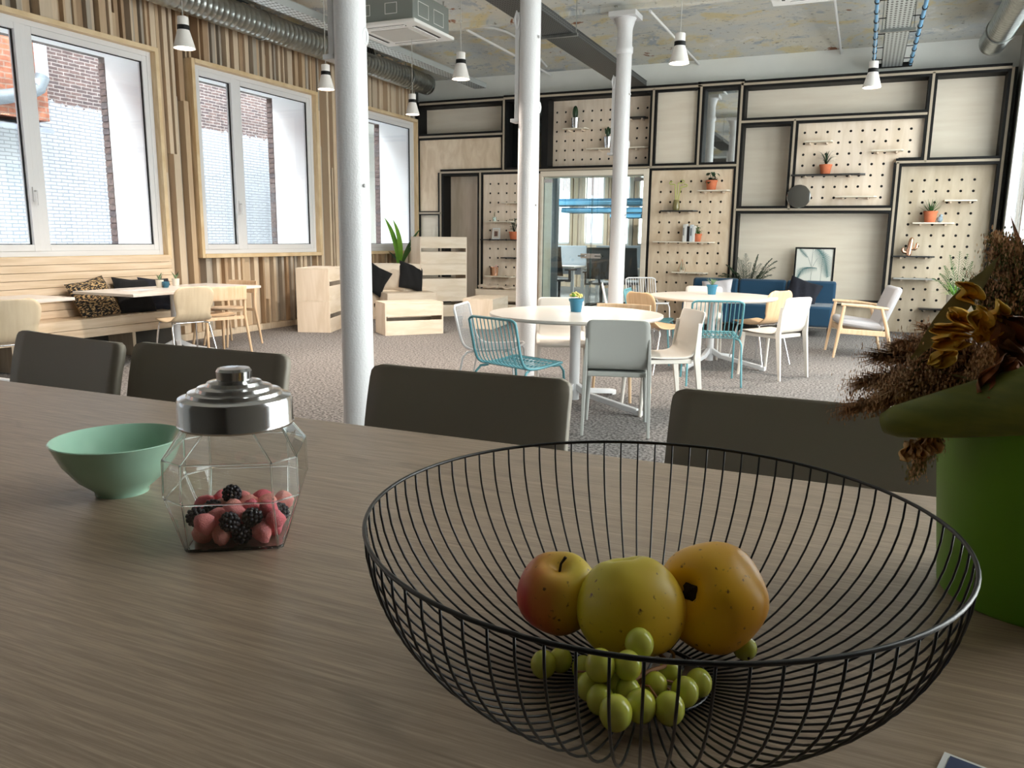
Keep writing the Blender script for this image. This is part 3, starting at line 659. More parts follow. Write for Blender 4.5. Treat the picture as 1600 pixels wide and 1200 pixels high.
for sx in (-1, 1):
    x = sx*.235
    p_ = MB().tube([(x, 0, 0), (x, 9.02, 0), (x-sx*.01, 9.06, -.01)], .022, 10).build('pipe', CABLEB, t, smooth=50)
    for k in range(15): MB().lathe([(.026, -.016), (.030, -.016), (.030, .016), (.026, .016)], 10).build('band', CABLEK, p_, loc=(x, 3.2+k*.405, 0), rot=(R(90), 0, 0), smooth=40)
for k in range(8):
    MB().tube([(-.23, 3.4+k*.75, .012), (.23, 3.4+k*.75, .012)], .006, 5).build('spacer', BLACK, t)
MB().box(-.26, .26, 9.0, 9.05, -.03, .03).build('end_bar', BLACK, t)
def cassette(label, loc, h=.36):
    t = thing('ceiling_cassette', label, 'air conditioner', loc)          # loc: near right lower corner, body towards -x, +y
    s_ = .95
    MB().box(-s_+.05, -.05, .05, s_-.05, .04, h).build('housing', mat('cassette_grey', rgb(128,134,130), .5), t, bevel=.01)
    q = MB()
    q.box(-s_, 0, 0, s_, .0, .04); q.build('fascia', WHITE, t, bevel=.012)
    MB().box(-s_*.77, -s_*.23, s_*.23, s_*.77, -.008, .0).build('intake_grille', mat('intake_grey', rgb(190,188,182), .6), t, bevel=.004)
    for bx in ((-s_*.8, -s_*.2, s_*.09, s_*.15), (-s_*.8, -s_*.2, s_*.85, s_*.91), (-s_*.15, -s_*.09, s_*.2, s_*.8), (-s_*.91, -s_*.85, s_*.2, s_*.8)):
        f = MB().box(bx[0], bx[1], bx[2], bx[3], -.004, .0).build('louvre', mat('louvre_dark', rgb(60,58,56), .6), t)
        lx = bx[1]-bx[0] > .2
        MB().box(bx[0], bx[1] if lx else (bx[0]+bx[1])/2-.004, bx[2], (bx[2]+bx[3])/2-.004 if lx else bx[3], -.012, -.004).build('louvre_flap', WHITE, f)
    for x, y in ((-.1, .1), (-.1, s_-.1), (-s_+.1, .1), (-s_+.1, s_-.1)): MB().tube([(x, y, h), (x, y, 4.12-loc[2])], .008, 6).build('threaded_rod', GALV, t)
    for x0 in (.16, .52): 
        fr = MB()
        for bx in ((x0, x0+.24, .10, .106), (x0, x0+.24, .254, .26), (x0, x0+.006, .10, .26), (x0+.234, x0+.24, .10, .26)): fr.box(-.052, -.046, bx[0], bx[1], bx[2], bx[3])
        fr.build('cover_outline', WHITE, t)
    for x0 in (-.42, -.78):
        fr = MB()
        for bx in ((x0, x0+.16, .12, .126), (x0, x0+.16, .234, .24), (x0, x0+.006, .12, .24), (x0+.154, x0+.16, .12, .24)): fr.box(bx[0], bx[1], .046, .052, bx[2], bx[3])
        fr.build('cover_outline', WHITE, t)
    return t
cassette('ceiling air conditioner with grey casing beside the first column', (-4.81, 8.145, 3.69))
a = onZ(1207, 11, 3.69); cassette('second ceiling air conditioner at the top edge, only its white rim showing', (a.x+.95, a.y-.95, 3.69))
for i, (x, lab) in enumerate(((-5.15, 'white tie rod under the vault beside the air conditioner'), (-2.64, 'white tie rod slanting down behind the lamp right of the third column'), (-.55, 'white tie rod under the vault left of the blue pipes'))):
    o = MB().tube([(x, 10.1, 4.07), (x, 13.29, 4.07)], .017, 8).build('tie_rod', WHITE, None, smooth=50); tag(o, lab, 'tie rod', 'vault tie rods')
tag(MB().tube([(-5.15, 10.2+.15*k, zceil(10.2+.15*k)-.022) for k in range(20)], .018, 8).build('conduit', WHITE, None, smooth=50), 'white conduit bent along the vault above the tie rod', 'conduit')
LAMPS = [(-5.2, 5.14, 'white cone pendant with black collar over the bench tables, nearest the first window'), (-5.22, 7.04, 'white cone pendant hanging just left of the first column'), (-5.24, 8.80, 'white cone pendant farthest along the window row, before the corner'),
         (-3.66, 7.05, 'white cone pendant between the first and second columns'), (-1.58, 7.09, 'white cone pendant right of the third column'), (-.06, 8.81, 'white cone pendant in front of the upper right boxes of the wall unit')]
SHADE = mat('lamp_white', rgb(226,222,218), .45)
lamp0 = None
for i, (x, y, lab) in enumerate(LAMPS):
    if lamp0 is None:
        t = lamp0 = thing('pendant_lamp', lab, 'lamp', (x, y, 2.8), 0, 'white pendant lamps')
        MB().lathe([(.046, .142), (.086, .004), (.088, 0), (.083, 0), (.044, .14)], 32, closed=True).build('shade', SHADE, t, smooth=40)
        MB().lathe([(.040, .140), (.0485, .140), (.0475, .176), (.040, .176)], 32, closed=True).build('collar', BLACK, t, smooth=40)
        MB().lathe([(0, .168), (.043, .168), (.043, .238), (.040, .242), (0, .242)], 32).build('cap', SHADE, t, smooth=40)
        MB().lathe([(0, .012), (.074, .012), (.07, .024), (0, .024)], 24).build('diffuser', BULB, t, smooth=40)
        MB().tube([(0, 0, .24), (0, 0, 1.36)], .0035, 6).build('cord', mat('cord_grey', rgb(170,168,162), .6), t)
    else: t = dup(lamp0, (x, y, 2.8), 0, lab, 'white pendant lamps')
    d = bpy.data.lights.new('lamp_beam', 'SPOT'); d.energy = 190; d.color = (1, .87, .74); d.spot_size = R(145); d.spot_blend = .7; d.shadow_soft_size = .07
    lo = bpy.data.objects.new('lamp_beam', d); COL.objects.link(lo); lo.location = (x, y, 2.805)
# ================================================================ BENCH, BENCH TABLES
bench = thing('wall_bench', 'long pine bench with boarded back under the first window', 'bench', (-7.60, 3.2, 0))
for k in range(8): MB().box(-.03+.008*(7-k), .02+.008*(7-k), 0, 3.88, .452+k*.077, .452+k*.077+.073).build('back_board', PINEH, bench, bevel=.003)
for k in range(4): MB().box(.05+.092*k, .05+.092*k+.088, 0, 3.88, .425, .45).build('seat_board', PINEH, bench, bevel=.003)
MB().box(.40, .425, 0, 3.7, .352, .45).build('front_board', PINEH, bench, bevel=.003); MB().box(.40, .425, 0, 3.7, .262, .348).build('front_board', PINEH, bench, bevel=.003)
for y in (.3, 1.6, 2.95): MB().box(.0, .38, y, y+.04, 0, .425).build('support', PINE[1], bench)
MB().box(-.02, .0, 0, 3.88, 0, .425).build('shade_panel', mat('bench_shadow', rgb(60,56,50), .9), bench)  # dark sheet whose colour paints the shade in the hollow under the bench
def round_base(t, H_, r_=.62, a0=-15, col=.042):
    MB().lathe([(col, .05), (col, H_-.03)], 20).build('column', WMET, t, smooth=40)
    MB().box(-.25, .25, -.03, .03, H_-.032, H_-.02).box(-.03, .03, -.25, .25, H_-.032, H_-.02).build('top_plate', WMET, t)
    for k in range(4):
        a = R(a0+90*k); c_, s_ = math.cos(a), math.sin(a)
        MB().bar((.01*c_, .01*s_, .17), (.14*c_, .14*s_, .10), .045, .05).bar((.12*c_, .12*s_, .105), ((r_-.04)*c_, (r_-.04)*s_, .032), .042, .042).bar(((r_-.06)*c_, (r_-.06)*s_, .022), (r_*c_, r_*s_, .022), .042, .042).build('foot', WMET, t, bevel=.006)
def round_table(loc, r_, label, H_=.74):
    t = thing('round_table', label, 'table', loc, 0, 'white round tables')
    MB().lathe([(0, H_-.028), (r_-.012, H_-.028), (r_, H_-.016), (r_, H_-.003), (r_-.003, H_), (0, H_)], 72).build('tabletop', TOPW, t, smooth=30)
    round_base(t, H_); return t
round_table((-2.026, 5.86, 0), .678, 'white round table nearer the camera with a flowering blue pot')
round_table((-1.42, 8.50, 0), .66, 'white round table in front of the blue sofa')
def bench_table(x0, x1, y0, y1, label):
    t = thing('bench_table', label, 'table', ((x0+x1)/2, (y0+y1)/2, 0), 0, 'white tables along the bench')
    a, b = (x1-x0)/2, (y1-y0)/2
    MB().box(-a, a, -b, b, .712, .74).build('tabletop', TOPW, t, bevel=.003)
    round_base(t, .74, .46, 45+10, .045); return t
bench_table(-7.2, -6.36, 5.46, 7.23, 'white rectangular bench table holding two small pots and a paper')
bench_table(-7.12, -6.50, 3.2, 4.95, 'white bench table cut off by the left edge, empty corner showing')
p_ = onZ(214, 453.5, .741)
pa = thing('paper_sheet', 'white paper sheets lying on the bench table', 'paper', (p_.x, p_.y, .7405), .25)
MB().box(-.10, .10, -.17, .15, 0, .002).build('sheet', WHITE, pa); MB().box(-.08, .13, -.14, .18, .002, .004).build('sheet', mat('paper_grey', rgb(206,206,208), .6), pa, rot=(0, 0, .12))
def succ_pot(px, py, label, seed):
    random.seed(seed); p = onZ(px, py, .74)
    t = thing('succulent_pot', label, 'plant', (p.x, p.y, .74), 0, 'small pots on the bench table')
    MB().lathe([(0, 0), (.034, 0), (.042, .082), (.038, .082), (.034, .07), (0, .07)], 18).build('pot', CLAYW, t, smooth=40)
    for k in range(9):
        a = k*2.4; l = .03+.03*random.random(); e = .05+.05*random.random()
        MB().blade([(0, 0, .07), (l*.5*math.cos(a), l*.5*math.sin(a), .07+e*.6), (l*math.cos(a), l*math.sin(a), .07+e)], .022, (0, 0, 1)).build('leaf', LEAFS if k % 3 else LEAFD, t)
succ_pot(250, 449, 'small white pot with a grey green succulent on the bench table, nearer pot', 1)
succ_pot(275, 446.5, 'small white pot with a dark leafy succulent on the bench table, farther pot', 2)
p = onZ(259.5, 449, .74)
t = thing('candle_glass', 'small blue glass candle holder between the two succulent pots', 'candle holder', (p.x+.02, p.y-.02, .74))
MB().lathe([(0, 0), (.026, 0), (.036, .03), (.038, .065), (.035, .065), (.033, .03), (.024, .01), (0, .01)], 20).build('glass', mat('blue_glass', rgb(70,140,170), .1, trans=.6), t, smooth=50)
MB().lathe([(0, .01), (.023, .01), (.03, .04), (0, .04)], 16).build('wax', mat('blue_wax', rgb(40,110,150), .6), t)
# cushions
def cushion(name, label, loc, rot, w, h, th, m, group=None):
    o = MB()
    def pt(u, v, s_):
        x, y = 2*u-1, 2*v-1
        f = ((1-x**4)*(1-y**4)); f = max(f, 0)**.55
        pin = 1-.10*(1-abs(x*y))*(max(abs(x), abs(y))**3)
        wob = .006*math.sin(9*x+3*y)*f
        return (x*w/2*pin, s_*(th/2*f+wob), y*h/2*pin)
    o.grid(lambda u, v: pt(u, v, 1), 16, 16); o.grid(lambda u, v: pt(1-u, v, -1), 16, 16)
    ob = o.build(name, m, None, smooth=80); ob.location = loc; ob.rotation_euler = rot
    return tag(ob, label, 'cushion', group)
GOLD = mat('gold_black_weave', rgb(20,19,20), .9, col2=rgb(186,156,112), scale=(16,18,46), nscale=2.0, detail=9, ramp=(.51,.565), bump=.4, bscale=200)
def on_bench(px, py, dz=0): return onX(px, py, -7.40)
c_ = onX(150, 469, -7.36); cushion('cushion', 'black and gold woven cushion leaning on the bench back', (-7.39, c_.y, .63), (R(24), R(8), R(-82)), .52, .44, .14, GOLD)
c_ = onX(207, 465, -7.38); cushion('cushion', 'plain black cushion beside the woven one, behind the bench table', (-7.40, c_.y+.05, .63), (R(22), R(-5), R(-92)), .48, .42, .14, BLKFAB, 'dark bench cushions')
c_ = onX(252, 465, -7.38); cushion('cushion', 'second black cushion, nearest the end of the bench', (-7.41, c_.y-.02, .63), (R(22), R(-4), R(-90)), .44, .40, .13, NAVY, 'dark bench cushions')
# ================================================================ CRATES
crate0 = None
def crate(x, y, z, rz, label, group):
    global crate0
    if crate0: return dup(crate0, (x, y, z), R(rz), label, group)
    t = crate0 = thing('wooden_crate', label, 'crate', (x, y, z), R(rz), group)
    L_, w_, h_ = .415, .23, .44
    MB().box(-L_, L_, -w_, w_, h_-.018, h_).build('top_board', CRATE, t, bevel=.002)
    for sx in (-1, 1): MB().box(sx*L_-(.018 if sx > 0 else 0), sx*L_+(0 if sx > 0 else .018), -w_, w_, 0, h_-.0185).build('end_panel', PLYL, t, bevel=.002)
    for sy in (-1, 1):
        y0, y1 = (w_-.016, w_) if sy > 0 else (-w_, -w_+.016)
        for z0, z1 in ((0, .195), (.255, h_-.0185)): MB().box(-L_+.0185, L_-.0185, y0, y1, z0, z1).build('slat', CRATE, t, bevel=.002)
    return t
G = 'pale plywood crates'
crate(-5.69, 9.41, 0, 49.6, 'single low crate on the carpet right of the first column', G)
crate(-6.99, 9.19, 0, 110, 'lower crate of the two-high stack left of the first column', G); crate(-6.99, 9.19, .441, 110, 'upper crate of the two-high stack left of the first column', G)
for k, w_ in enumerate(('bottom', 'middle', 'top')): crate(-6.56, 11.83, .441*k, 50, w_+' crate of the three-high stack by the corner', G)
crate(-7.06, 11.17, 0, 50, 'lower crate behind the cushions below the green leaves', G); crate(-7.06, 11.17, .441, 50, 'upper crate behind the cushions below the green leaves', G)
crate(-6.66, 10.98, 0, 50, 'crate used as a seat under the black and linen cushions', G)
crate(-5.14, 10.72, 0, 98.6, 'crate standing end-on between the low crate and the second column', G)
crate(-5.70, 12.55, 0, 0, 'crate against the pegboard with a folded cloth on it', G)
t = thing('folded_cloth', 'pale cloth folded on the crate against the pegboard', 'cloth', (-5.78, 12.5, .441), .05)
MB().grid(lambda u, v: (-.30+.36*u, -.14+.26*v, .04+.012*math.sin(9*u+3*v)+.025*math.sin(u*math.pi)*math.sin(v*math.pi)), 14, 10).build('fold', LINEN, t, smooth=60, solid=.04)
MB().grid(lambda u, v: (.06+.26*u, -.12+.22*v, .035+.022*math.sin(7*u+5*v)*math.sin(u*math.pi)), 12, 10).build('fold', LINEN, t, smooth=60, solid=.03)
cushion('cushion', 'black cushion half hidden by the first column, on the crate seat', (onY(584, 442, 10.70).x, 10.70, .655), (R(-10), R(30), R(40)), .46, .44, .16, BLKFAB, 'cushions on the crate seat')
cushion('cushion', 'linen coloured cushion tucked behind the black one', (onY(614, 436, 11.0).x, 11.0, .655), (R(-14), R(4), R(46)), .44, .42, .15, LINEN, 'cushions on the crate seat')
cushion('cushion', 'black cushion tilted on its corner beside the linen cushion', (onY(642, 433, 11.20).x, 11.20, .675), (R(-18), R(14), R(62)), .46, .46, .17, BLKFAB, 'cushions on the crate seat')
t = thing('leafy_plant', 'tall plant of long green blades behind the crates, against the last window', 'plant', (onY(626, 410, 11.75).x, 11.75, 0))
MB().lathe([(0, 0), (.12, 0), (.15, .78), (.135, .78), (.12, .7), (0, .7)], 24).build('pot', mat('grey_pot', rgb(120,120,120), .6), t, smooth=40)
def leafpath(base, mid, tip, n=9):
    b, m_, e = Vector(base), Vector(mid), Vector(tip); return [b*(1-k)**2+m_*(2*k*(1-k))+e*k*k for k in [i/(n-1) for i in range(n)]]
def rel(px, py, Y, o): return onY(px, py, Y)-Vector(o.location)
for (bx, by), (mx, my), (tx, ty), w_, m_, Y in (((623,418),(622,372),(600,339),.085,LEAFB,11.72), ((625,418),(630,375),(614,343),.085,LEAFB,11.68), ((628,415),(634,385),(658,356),.06,LEAF,11.7), ((629,412),(638,390),(654,374),.045,LEAF,11.76), ((624,412),(618,400),(607,393),.03,LEAFD,11.8), ((626,412),(622,396),(617,391),.03,LEAFD,11.8)):
    MB().blade(leafpath(rel(bx, by, 11.75, t), rel(mx, my, Y, t), rel(tx, ty, Y-.05, t)), w_, (.3, -.9, .2), .2).build('leaf', m_, t, smooth=60)
# ================================================================ CHAIRS
def resample(pts, n):
    pts = [Vector(p) for p in pts]
    # Catmull-Rom through the points, then even steps
    q = [pts[0]*2-pts[1]]+pts+[pts[-1]*2-pts[-2]]; out = []
    for i in range(1, len(q)-2):
        for k in range(8):
            t = k/8; a, b, c, d = q[i-1], q[i], q[i+1], q[i+2]
            out.append(.5*((2*b)+(c-a)*t+(2*a-5*b+4*c-d)*t*t+(3*b-a-3*c+d)*t**3))
    out.append(pts[-1]); L_ = [0]
    for a, b in zip(out, out[1:]): L_.append(L_[-1]+(b-a).length)
    res = []; j = 0
    for i in range(n+1):
        s_ = L_[-1]*i/n
        while j < len(L_)-2 and L_[j+1] < s_: j += 1
        k = (s_-L_[j])/max(1e-9, L_[j+1]-L_[j]); res.append(out[j].lerp(out[j+1], min(1, k)))
    return res, L_[-1]
def shell(prof, wfn, r0, r1, dish, n=26, m=12):
    """bent sheet: prof = list of (y,z) from back top to seat front, wfn(k) half width, r0/r1 corner radii at the two ends"""
    pts, L_ = resample([(0, y, z) for y, z in prof], n*4)
    mb = MB(); ss = []
    ks = [0, .008, .02, .04, .07, .11]+[.16+.68*i/(n-9) for i in range(n-8)]+[.89, .93, .96, .98, .992, 1]
    for k in ks:
        f = k*(len(pts)-1); i = min(int(f), len(pts)-2); p = pts[i].lerp(pts[i+1], f-i)
        tan = (pts[min(i+2, len(pts)-1)]-pts[max(i-1, 0)]).normalized(); nr = Vector((0, -tan.z, tan.y))
        d = k*L_; w_ = wfn(k)
        if d < r0: w_ = w_-r0+math.sqrt(max(0, r0*r0-(r0-d)**2))
        d = (1-k)*L_
        if d < r1: w_ = w_-r1+math.sqrt(max(0, r1*r1-(r1-d)**2))
        ss.append((p, nr, w_, dish(k)))
    for p, nr, w_, dd in ss:
        for j in range(m+1):
            x = -1+2*j/m; mb.v.append(tuple(Vector((x*w_, 0, 0))+p+nr*(dd*(x*x))))
    for i in range(len(ss)-1):
        for j in range(m):
            a = i*(m+1)+j; mb.f.append((a, a+1, a+m+2, a+m+1))
    return mb
def rods(t, name, items, m, seg=8):
    for pts, rr in items: MB().tube(pts, rr, seg).build(name, m, t, smooth=50)
def plastic_chair(label, m, loc, rz, group):
    t = thing('plastic_chair', label, 'chair', loc, rz, group)
    pr = [(-.265, .79), (-.235, .66), (-.214, .53), (-.195, .468), (-.155, .447), (-.10, .441), (.05, .442), (.18, .452), (.225, .435), (.235, .41)]
    shell(pr, lambda k: .208+.012*min(1, k*1.6), .035, .02, lambda k: -.012 if k < .4 else .0).build('shell', m, t, smooth=60, solid=.009)
    MB().box(-.20, .20, -.19, .215, .395, .43).build('apron', m, t, bevel=.008)
    for sx in (-1, 1):
        q = MB(); a = [(sx*.207, -.238, .70), (sx*.214, -.222, .44), (sx*.222, -.275, 0)]
        for (p, w1, w2) in zip(a, (.012, .028, .020), (.03, .05, .026)):
            q.v += [(p[0]-w1/2, p[1]-w2/2, p[2]), (p[0]+w1/2, p[1]-w2/2, p[2]), (p[0]+w1/2, p[1]+w2/2, p[2]), (p[0]-w1/2, p[1]+w2/2, p[2])]
        q.f += [(0,1,2,3), (11,10,9,8)]
        for i in (0, 4): q.f += [(i, i+4, i+5, i+1), (i+1, i+5, i+6, i+2), (i+2, i+6, i+7, i+3), (i+3, i+7, i+4, i)]
        q.build('leg', m, t, bevel=.004)
        MB().tube([(sx*.20, .185, .43), (sx*.215, .21, 0)], [.021, .013], 10).build('leg', m, t, smooth=50)
    return t
def place(top, f, back=.25): return (top[0]+f[0]*back, top[1]+f[1]*back, 0)
def unit2(f): l = math.hypot(*f); return (f[0]/l, f[1]/l)
pc = None
def pchair(label, m, top, f, group='plastic chairs at the round tables'):
    f = unit2(f); return plastic_chair(label, m, place(top, f), face(*f), group)
pchair('grey plastic chair with its back to the camera at the nearer round table', GPLA, (-1.44, 5.03), (-.27, .96))
pchair('white plastic chair facing the camera behind the nearer round table', WPLA, (-2.47, 6.72), (.38, -.92))
pchair('white plastic chair right of the nearer round table, seen from its side', WPLA, (-1.18, 6.12), (-.82, -.57))
pchair('white plastic chair on the right of the farther round table, back turned', WPLA, (-.54, 7.98), (-.86, .50))
pchair('white plastic chair facing the camera on the far side of the farther round table', WPLA, (-1.66, 9.32), (.1, -1))
def wire_chair(label, m, loc, rz):
    t = thing('wire_chair', label, 'chair', loc, rz, 'wire chairs')
    pr = [(-.265, .78), (-.235, .65), (-.205, .53), (-.165, .462), (-.08, .438), (.06, .444), (.19, .458), (.225, .452)]
    pts, L_ = resample([(0, y, z) for y, z in pr], 40)
    w_ = .225; c = .045
    side = [Vector((w_, p.y, p.z)) for p in pts]
    loop = []
    def corner(p_in, top):
        return
    for sx in (1, -1):
        sd = [Vector((sx*w_, p.y, p.z)) for p in pts[3:-3]]
        if sx == 1: loop += sd
        else: loop += list(reversed(sd))
        if sx == 1:
            e = pts[-1]; loop += [Vector((w_, pts[-2].y, pts[-2].z)), Vector((w_-.012, e.y-.006, e.z)), Vector((w_-.04, e.y, e.z)), Vector((-w_+.04, e.y, e.z)), Vector((-w_+.012, e.y-.006, e.z)), Vector((-w_, pts[-2].y, pts[-2].z))]
        else:
            e = pts[0]; loop += [Vector((-w_, pts[1].y, pts[1].z-.005)), Vector((-w_+.012, e.y+.004, e.z-.012)), Vector((-w_+.04, e.y, e.z)), Vector((w_-.04, e.y, e.z)), Vector((w_-.012, e.y+.004, e.z-.012)), Vector((w_, pts[1].y, pts[1].z-.005))]
    MB().tube(loop, .0098, 8, closed=True).build('frame', m, t, smooth=60)
    q = MB(); nw = 12
    for i in range(1, nw):
        x = -w_+2*w_*i/nw; q.tube([(x, p.y, p.z) for p in pts[::2]], .0044, 5)
    q.build('wire_grid', m, t, smooth=60, kind='stuff')
    q = MB()
    for y, z in ((-.10, .432), (.02, .435), (.13, .446)): q.tube([(-w_, y, z), (w_, y, z)], .0045, 6)
    q.build('cross_wire', m, t, smooth=60)
    for sx in (-1, 1):
        rods(t, 'leg', [([(sx*.20, .14, .438), (sx*.225, .19, .44), (sx*.237, .215, .40), (sx*.245, .25, 0)], .0095), ([(sx*.20, -.10, .425), (sx*.225, -.15, .42), (sx*.237, -.185, .38), (sx*.245, -.26, 0)], .0095)], m)
    return t
def wchair(label, m, top, f):
    f = unit2(f); return wire_chair(label, m, place(top, f), face(*f))
wchair('white wire chair left of the nearer round table, beside the teal one', WMET, (-2.95, 5.72), (.98, .2))
wchair('teal wire chair at the near left of the first round table', TEAL, (-2.25, 4.80), (.36, .93))
wchair('teal wire chair with its back to the camera at the farther round table', TEAL, (-1.15, 7.20), (-.30, .95))
wchair('white wire chair standing apart before the right edge of the glass doors', WMET, (-2.87, 11.08), (.62, -.78))
wchair('white wire chair seen edge-on in front of the third column', WMET, (-2.87, 9.30), (.96, .29))
wchair('teal wire chair mostly hidden behind the oak shell chair, left of the farther round table', TEAL, (-2.31, 8.42), (.95, .1))
def shell_chair(label, m, loc, rz, group):
    t = thing('shell_chair', label, 'chair', loc, rz, group)
    pr = [(-.255, .80), (-.235, .70), (-.21, .58), (-.175, .49), (-.11, .452), (0, .44), (.12, .452), (.20, .462), (.235, .452)]
    def wf(k): return .195+.020*math.cos((k-.12)*math.pi*2/.55)*(1 if k < .42 else 0)*.8 if k < .42 else .205+.012*math.sin((k-.42)/.58*math.pi)
    shell(pr, wf, .085, .06, lambda k: .018 if k < .35 else .004).build('shell', m, t, smooth=60, solid=.011)
    MB().tube([(-.17, -.10, .432), (.17, -.10, .432)], .008, 8).tube([(-.17, .12, .436), (.17, .12, .436)], .008, 8).build('under_frame', CHROME, t, smooth=50)
    for sx in (-1, 1):
        rods(t, 'leg', [([(sx*.15, .12, .436), (sx*.19, .145, .43), (sx*.20, .15, .40), (sx*.235, .215, 0)], .0085), ([(sx*.15, -.10, .432), (sx*.19, -.125, .425), (sx*.20, -.13, .39), (sx*.235, -.235, 0)], .0085)], CHROME)
    return t
def schair(label, m, top, f, group='wooden shell chairs'):
    f = unit2(f); return shell_chair(label, m, place(top, f), face(*f), group)
schair('oak shell chair with chrome legs left of the farther round table, back to the camera', SHELLW, (-2.00, 7.66), (.55, .83))
schair('oak shell chair with chrome legs between the farther round table and the sofa', SHELLW, (-.74, 8.74), (-.85, .5))
schair('pale oak shell chair with chrome legs at the bench table with the pots', PALEWD, (-6.05, 5.93), (-.96, .28))
schair('pale shell chair cut off by the left edge, at the empty bench table', PALEWD, (-5.98, 4.02), (-.97, .25))
def frame_chair(label, loc, rz):
    t = thing('beech_chair', label, 'chair', loc, rz, 'beech chairs with a curved back rail')
    MB().lathe([(0, .432), (.19, .432), (.212, .442), (.215, .452), (.19, .458), (0, .45)], 36).build('seat', BEECH, t, smooth=40)
    def pt(u, v):
        a = (u-.5)*1.5; return (.235*math.sin(a)/math.sin(.75), -.30+.11*(1-math.cos(a))*1.6-.01*v, .615+.15*v)
    MB().grid(pt, 16, 6).build('backrest', BEECH, t, smooth=60, solid=.014, bevel=.004)
    for sx in (-1, 1):
        MB().tube([(sx*.232, -.235, .70), (sx*.205, -.15, .44), (sx*.24, -.27, 0)] if False else [(sx*.225, -.238, .72), (sx*.222, -.232, .45), (sx*.255, -.29, 0)], [.012, .018, .012], 10).build('leg', BEECH, t, smooth=50)
        MB().tube([(sx*.15, .13, .435), (sx*.19, .21, 0)], [.018, .012], 10).build('leg', BEECH, t, smooth=50)
    MB().bar((-.222, -.228, .42), (.222, -.228, .42), .02, .035).bar((-.15, -.15, .42), (-.15, .12, .42), .02, .03).bar((.15, -.15, .42), (.15, .12, .42), .02, .03).build('rail', BEECH, t)
    return t
def fchair(label, top, f):
    f = unit2(f); return frame_chair(label, place(top, f, .29), face(*f))
fchair('beech chair with curved back behind the right side of the nearer round table', (-1.85, 6.62), (.05, -1))
fchair('beech chair with curved back at the bench table, next to the shell chair', (-6.22, 6.55), (-.93, .30))
fchair('beech chair at the far end of the bench table, facing down its length', (-6.95, 7.60), (-.05, -1))
# ---- bar stools at the high table
def bar_stool(label, loc, rz, wd):
    t = thing('bar_stool', label, 'stool', loc, rz, 'grey stools along the far side of the high table')
    pr = [(-.262, 1.032), (-.235, .93), (-.212, .80), (-.18, .70), (-.11, .664), (.04, .668), (.17, .678), (.22, .66), (.23, .64)]
    shell(pr, lambda k: wd/2+(.006*min(1, k*1.6)), .024, .02, lambda k: .012 if k < .4 else .0, 26, 12).build('shell', SPLA, t, smooth=60, solid=.018)
    for sx in (-1, 1):
        e = [(sx*(wd/2+.003), y+.008, z) for y, z in pr[:5]]; e[0] = (e[0][0], e[0][1], 1.008)
        MB().tube([(sx*(wd/2-.02), -.16, .69), (sx*(wd/2+.005), -.27, 0)], [.02, .013], 10).build('leg', SEDGE, t, smooth=50)
        MB().tube([(sx*(wd/2-.03), .17, .65), (sx*(wd/2), .24, 0)], [.02, .013], 10).build('leg', SEDGE, t, smooth=50)
    MB().tube([(-wd/2, .215, .25), (wd/2, .215, .25)], .01, 8).tube([(-wd/2+.01, -.225, .3), (wd/2-.01, -.225, .3)], .01, 8).build('foot_rail', CHROME, t, smooth=50)
    return t
for x, y, a, wd, lab in ((-1.985, 1.47, -8, .50, 'grey stool at the far end of the high table, left of the jar'), (-1.46, 1.475, 0, .495, 'grey stool behind the candy jar and the green bowl'), (-.735, 1.465, 1, .462, 'grey stool in the middle of the high table, right of the first column'), (-.075, 1.475, -1, .475, 'grey stool partly hidden by the green flowerpot')):
    bar_stool(lab, (x, y-.26, 0), R(180+a), wd)
# ================================================================ SOFA, ARMCHAIR
t = thing('sofa', 'blue three part wool sofa in front of the wall unit', 'sofa', (-1.36, 12.16, 0))
for k in range(3):
    xc = -.695+.695*k
    MB().box(xc-.343, xc+.343, -.46, .30, .14, .43).build('seat', BLUEFAB, t, bevel=.035, smooth=40)
    MB().add([(xc-.343, .24, .38), (xc+.343, .24, .38), (xc+.343, .44, .38), (xc-.343, .44, .38), (xc-.343, .34, .745), (xc+.343, .34, .745), (xc+.343, .46, .745), (xc-.343, .46, .745)], [(0,3,2,1),(4,5,6,7),(0,1,5,4),(1,2,6,5),(2,3,7,6),(3,0,4,7)]).build('backrest', BLUEFAB, t, bevel=.035, smooth=40)
for x in (-1.0, -.35, .35, 1.0):
    for y in (-.40, .38): MB().tube([(x, y, .14), (x, y, 0)], [.018, .012], 8).build('leg', DKP, t)
cushion('cushion', 'dark navy cushion tilted in the right end of the blue sofa', (-.76, 12.20, .585), (R(-26), R(18), 0), .46, .40, .14, NAVY, 'cushions on the sofa')
cushion('cushion', 'pale grey cushion in the left part of the blue sofa', (-1.98, 12.20, .56), (R(-30), R(-6), 0), .46, .38, .13, mat('pale_cotton', rgb(206,202,206), .95, bump=.3, bscale=30), 'cushions on the sofa')
t = thing('armchair', 'beech armchair with grey upholstery facing the sofa end', 'armchair', (.03, 10.12, 0), face(-.985, -.17))
for sx in (-1, 1):
    x = sx*.335
    MB().tube([(x, .31, 0), (x, .26, .40), (x, .235, .60)], [.014, .022, .018], 10).build('leg', BEECH, t, smooth=50)
    MB().tube([(x, -.31, 0), (x, -.235, .34), (x, -.16, .585)], [.014, .022, .018], 10).build('leg', BEECH, t, smooth=50)
    MB().tube([(x, .27, .615), (x, 0, .60), (x, -.23, .575)], [.017, .021, .016], 10).build('armrest', BEECH, t, smooth=50)
    MB().bar((x*.98, .26, .31), (x*.98, -.225, .29), .028, .06).build('side_rail', BEECH, t, bevel=.005)
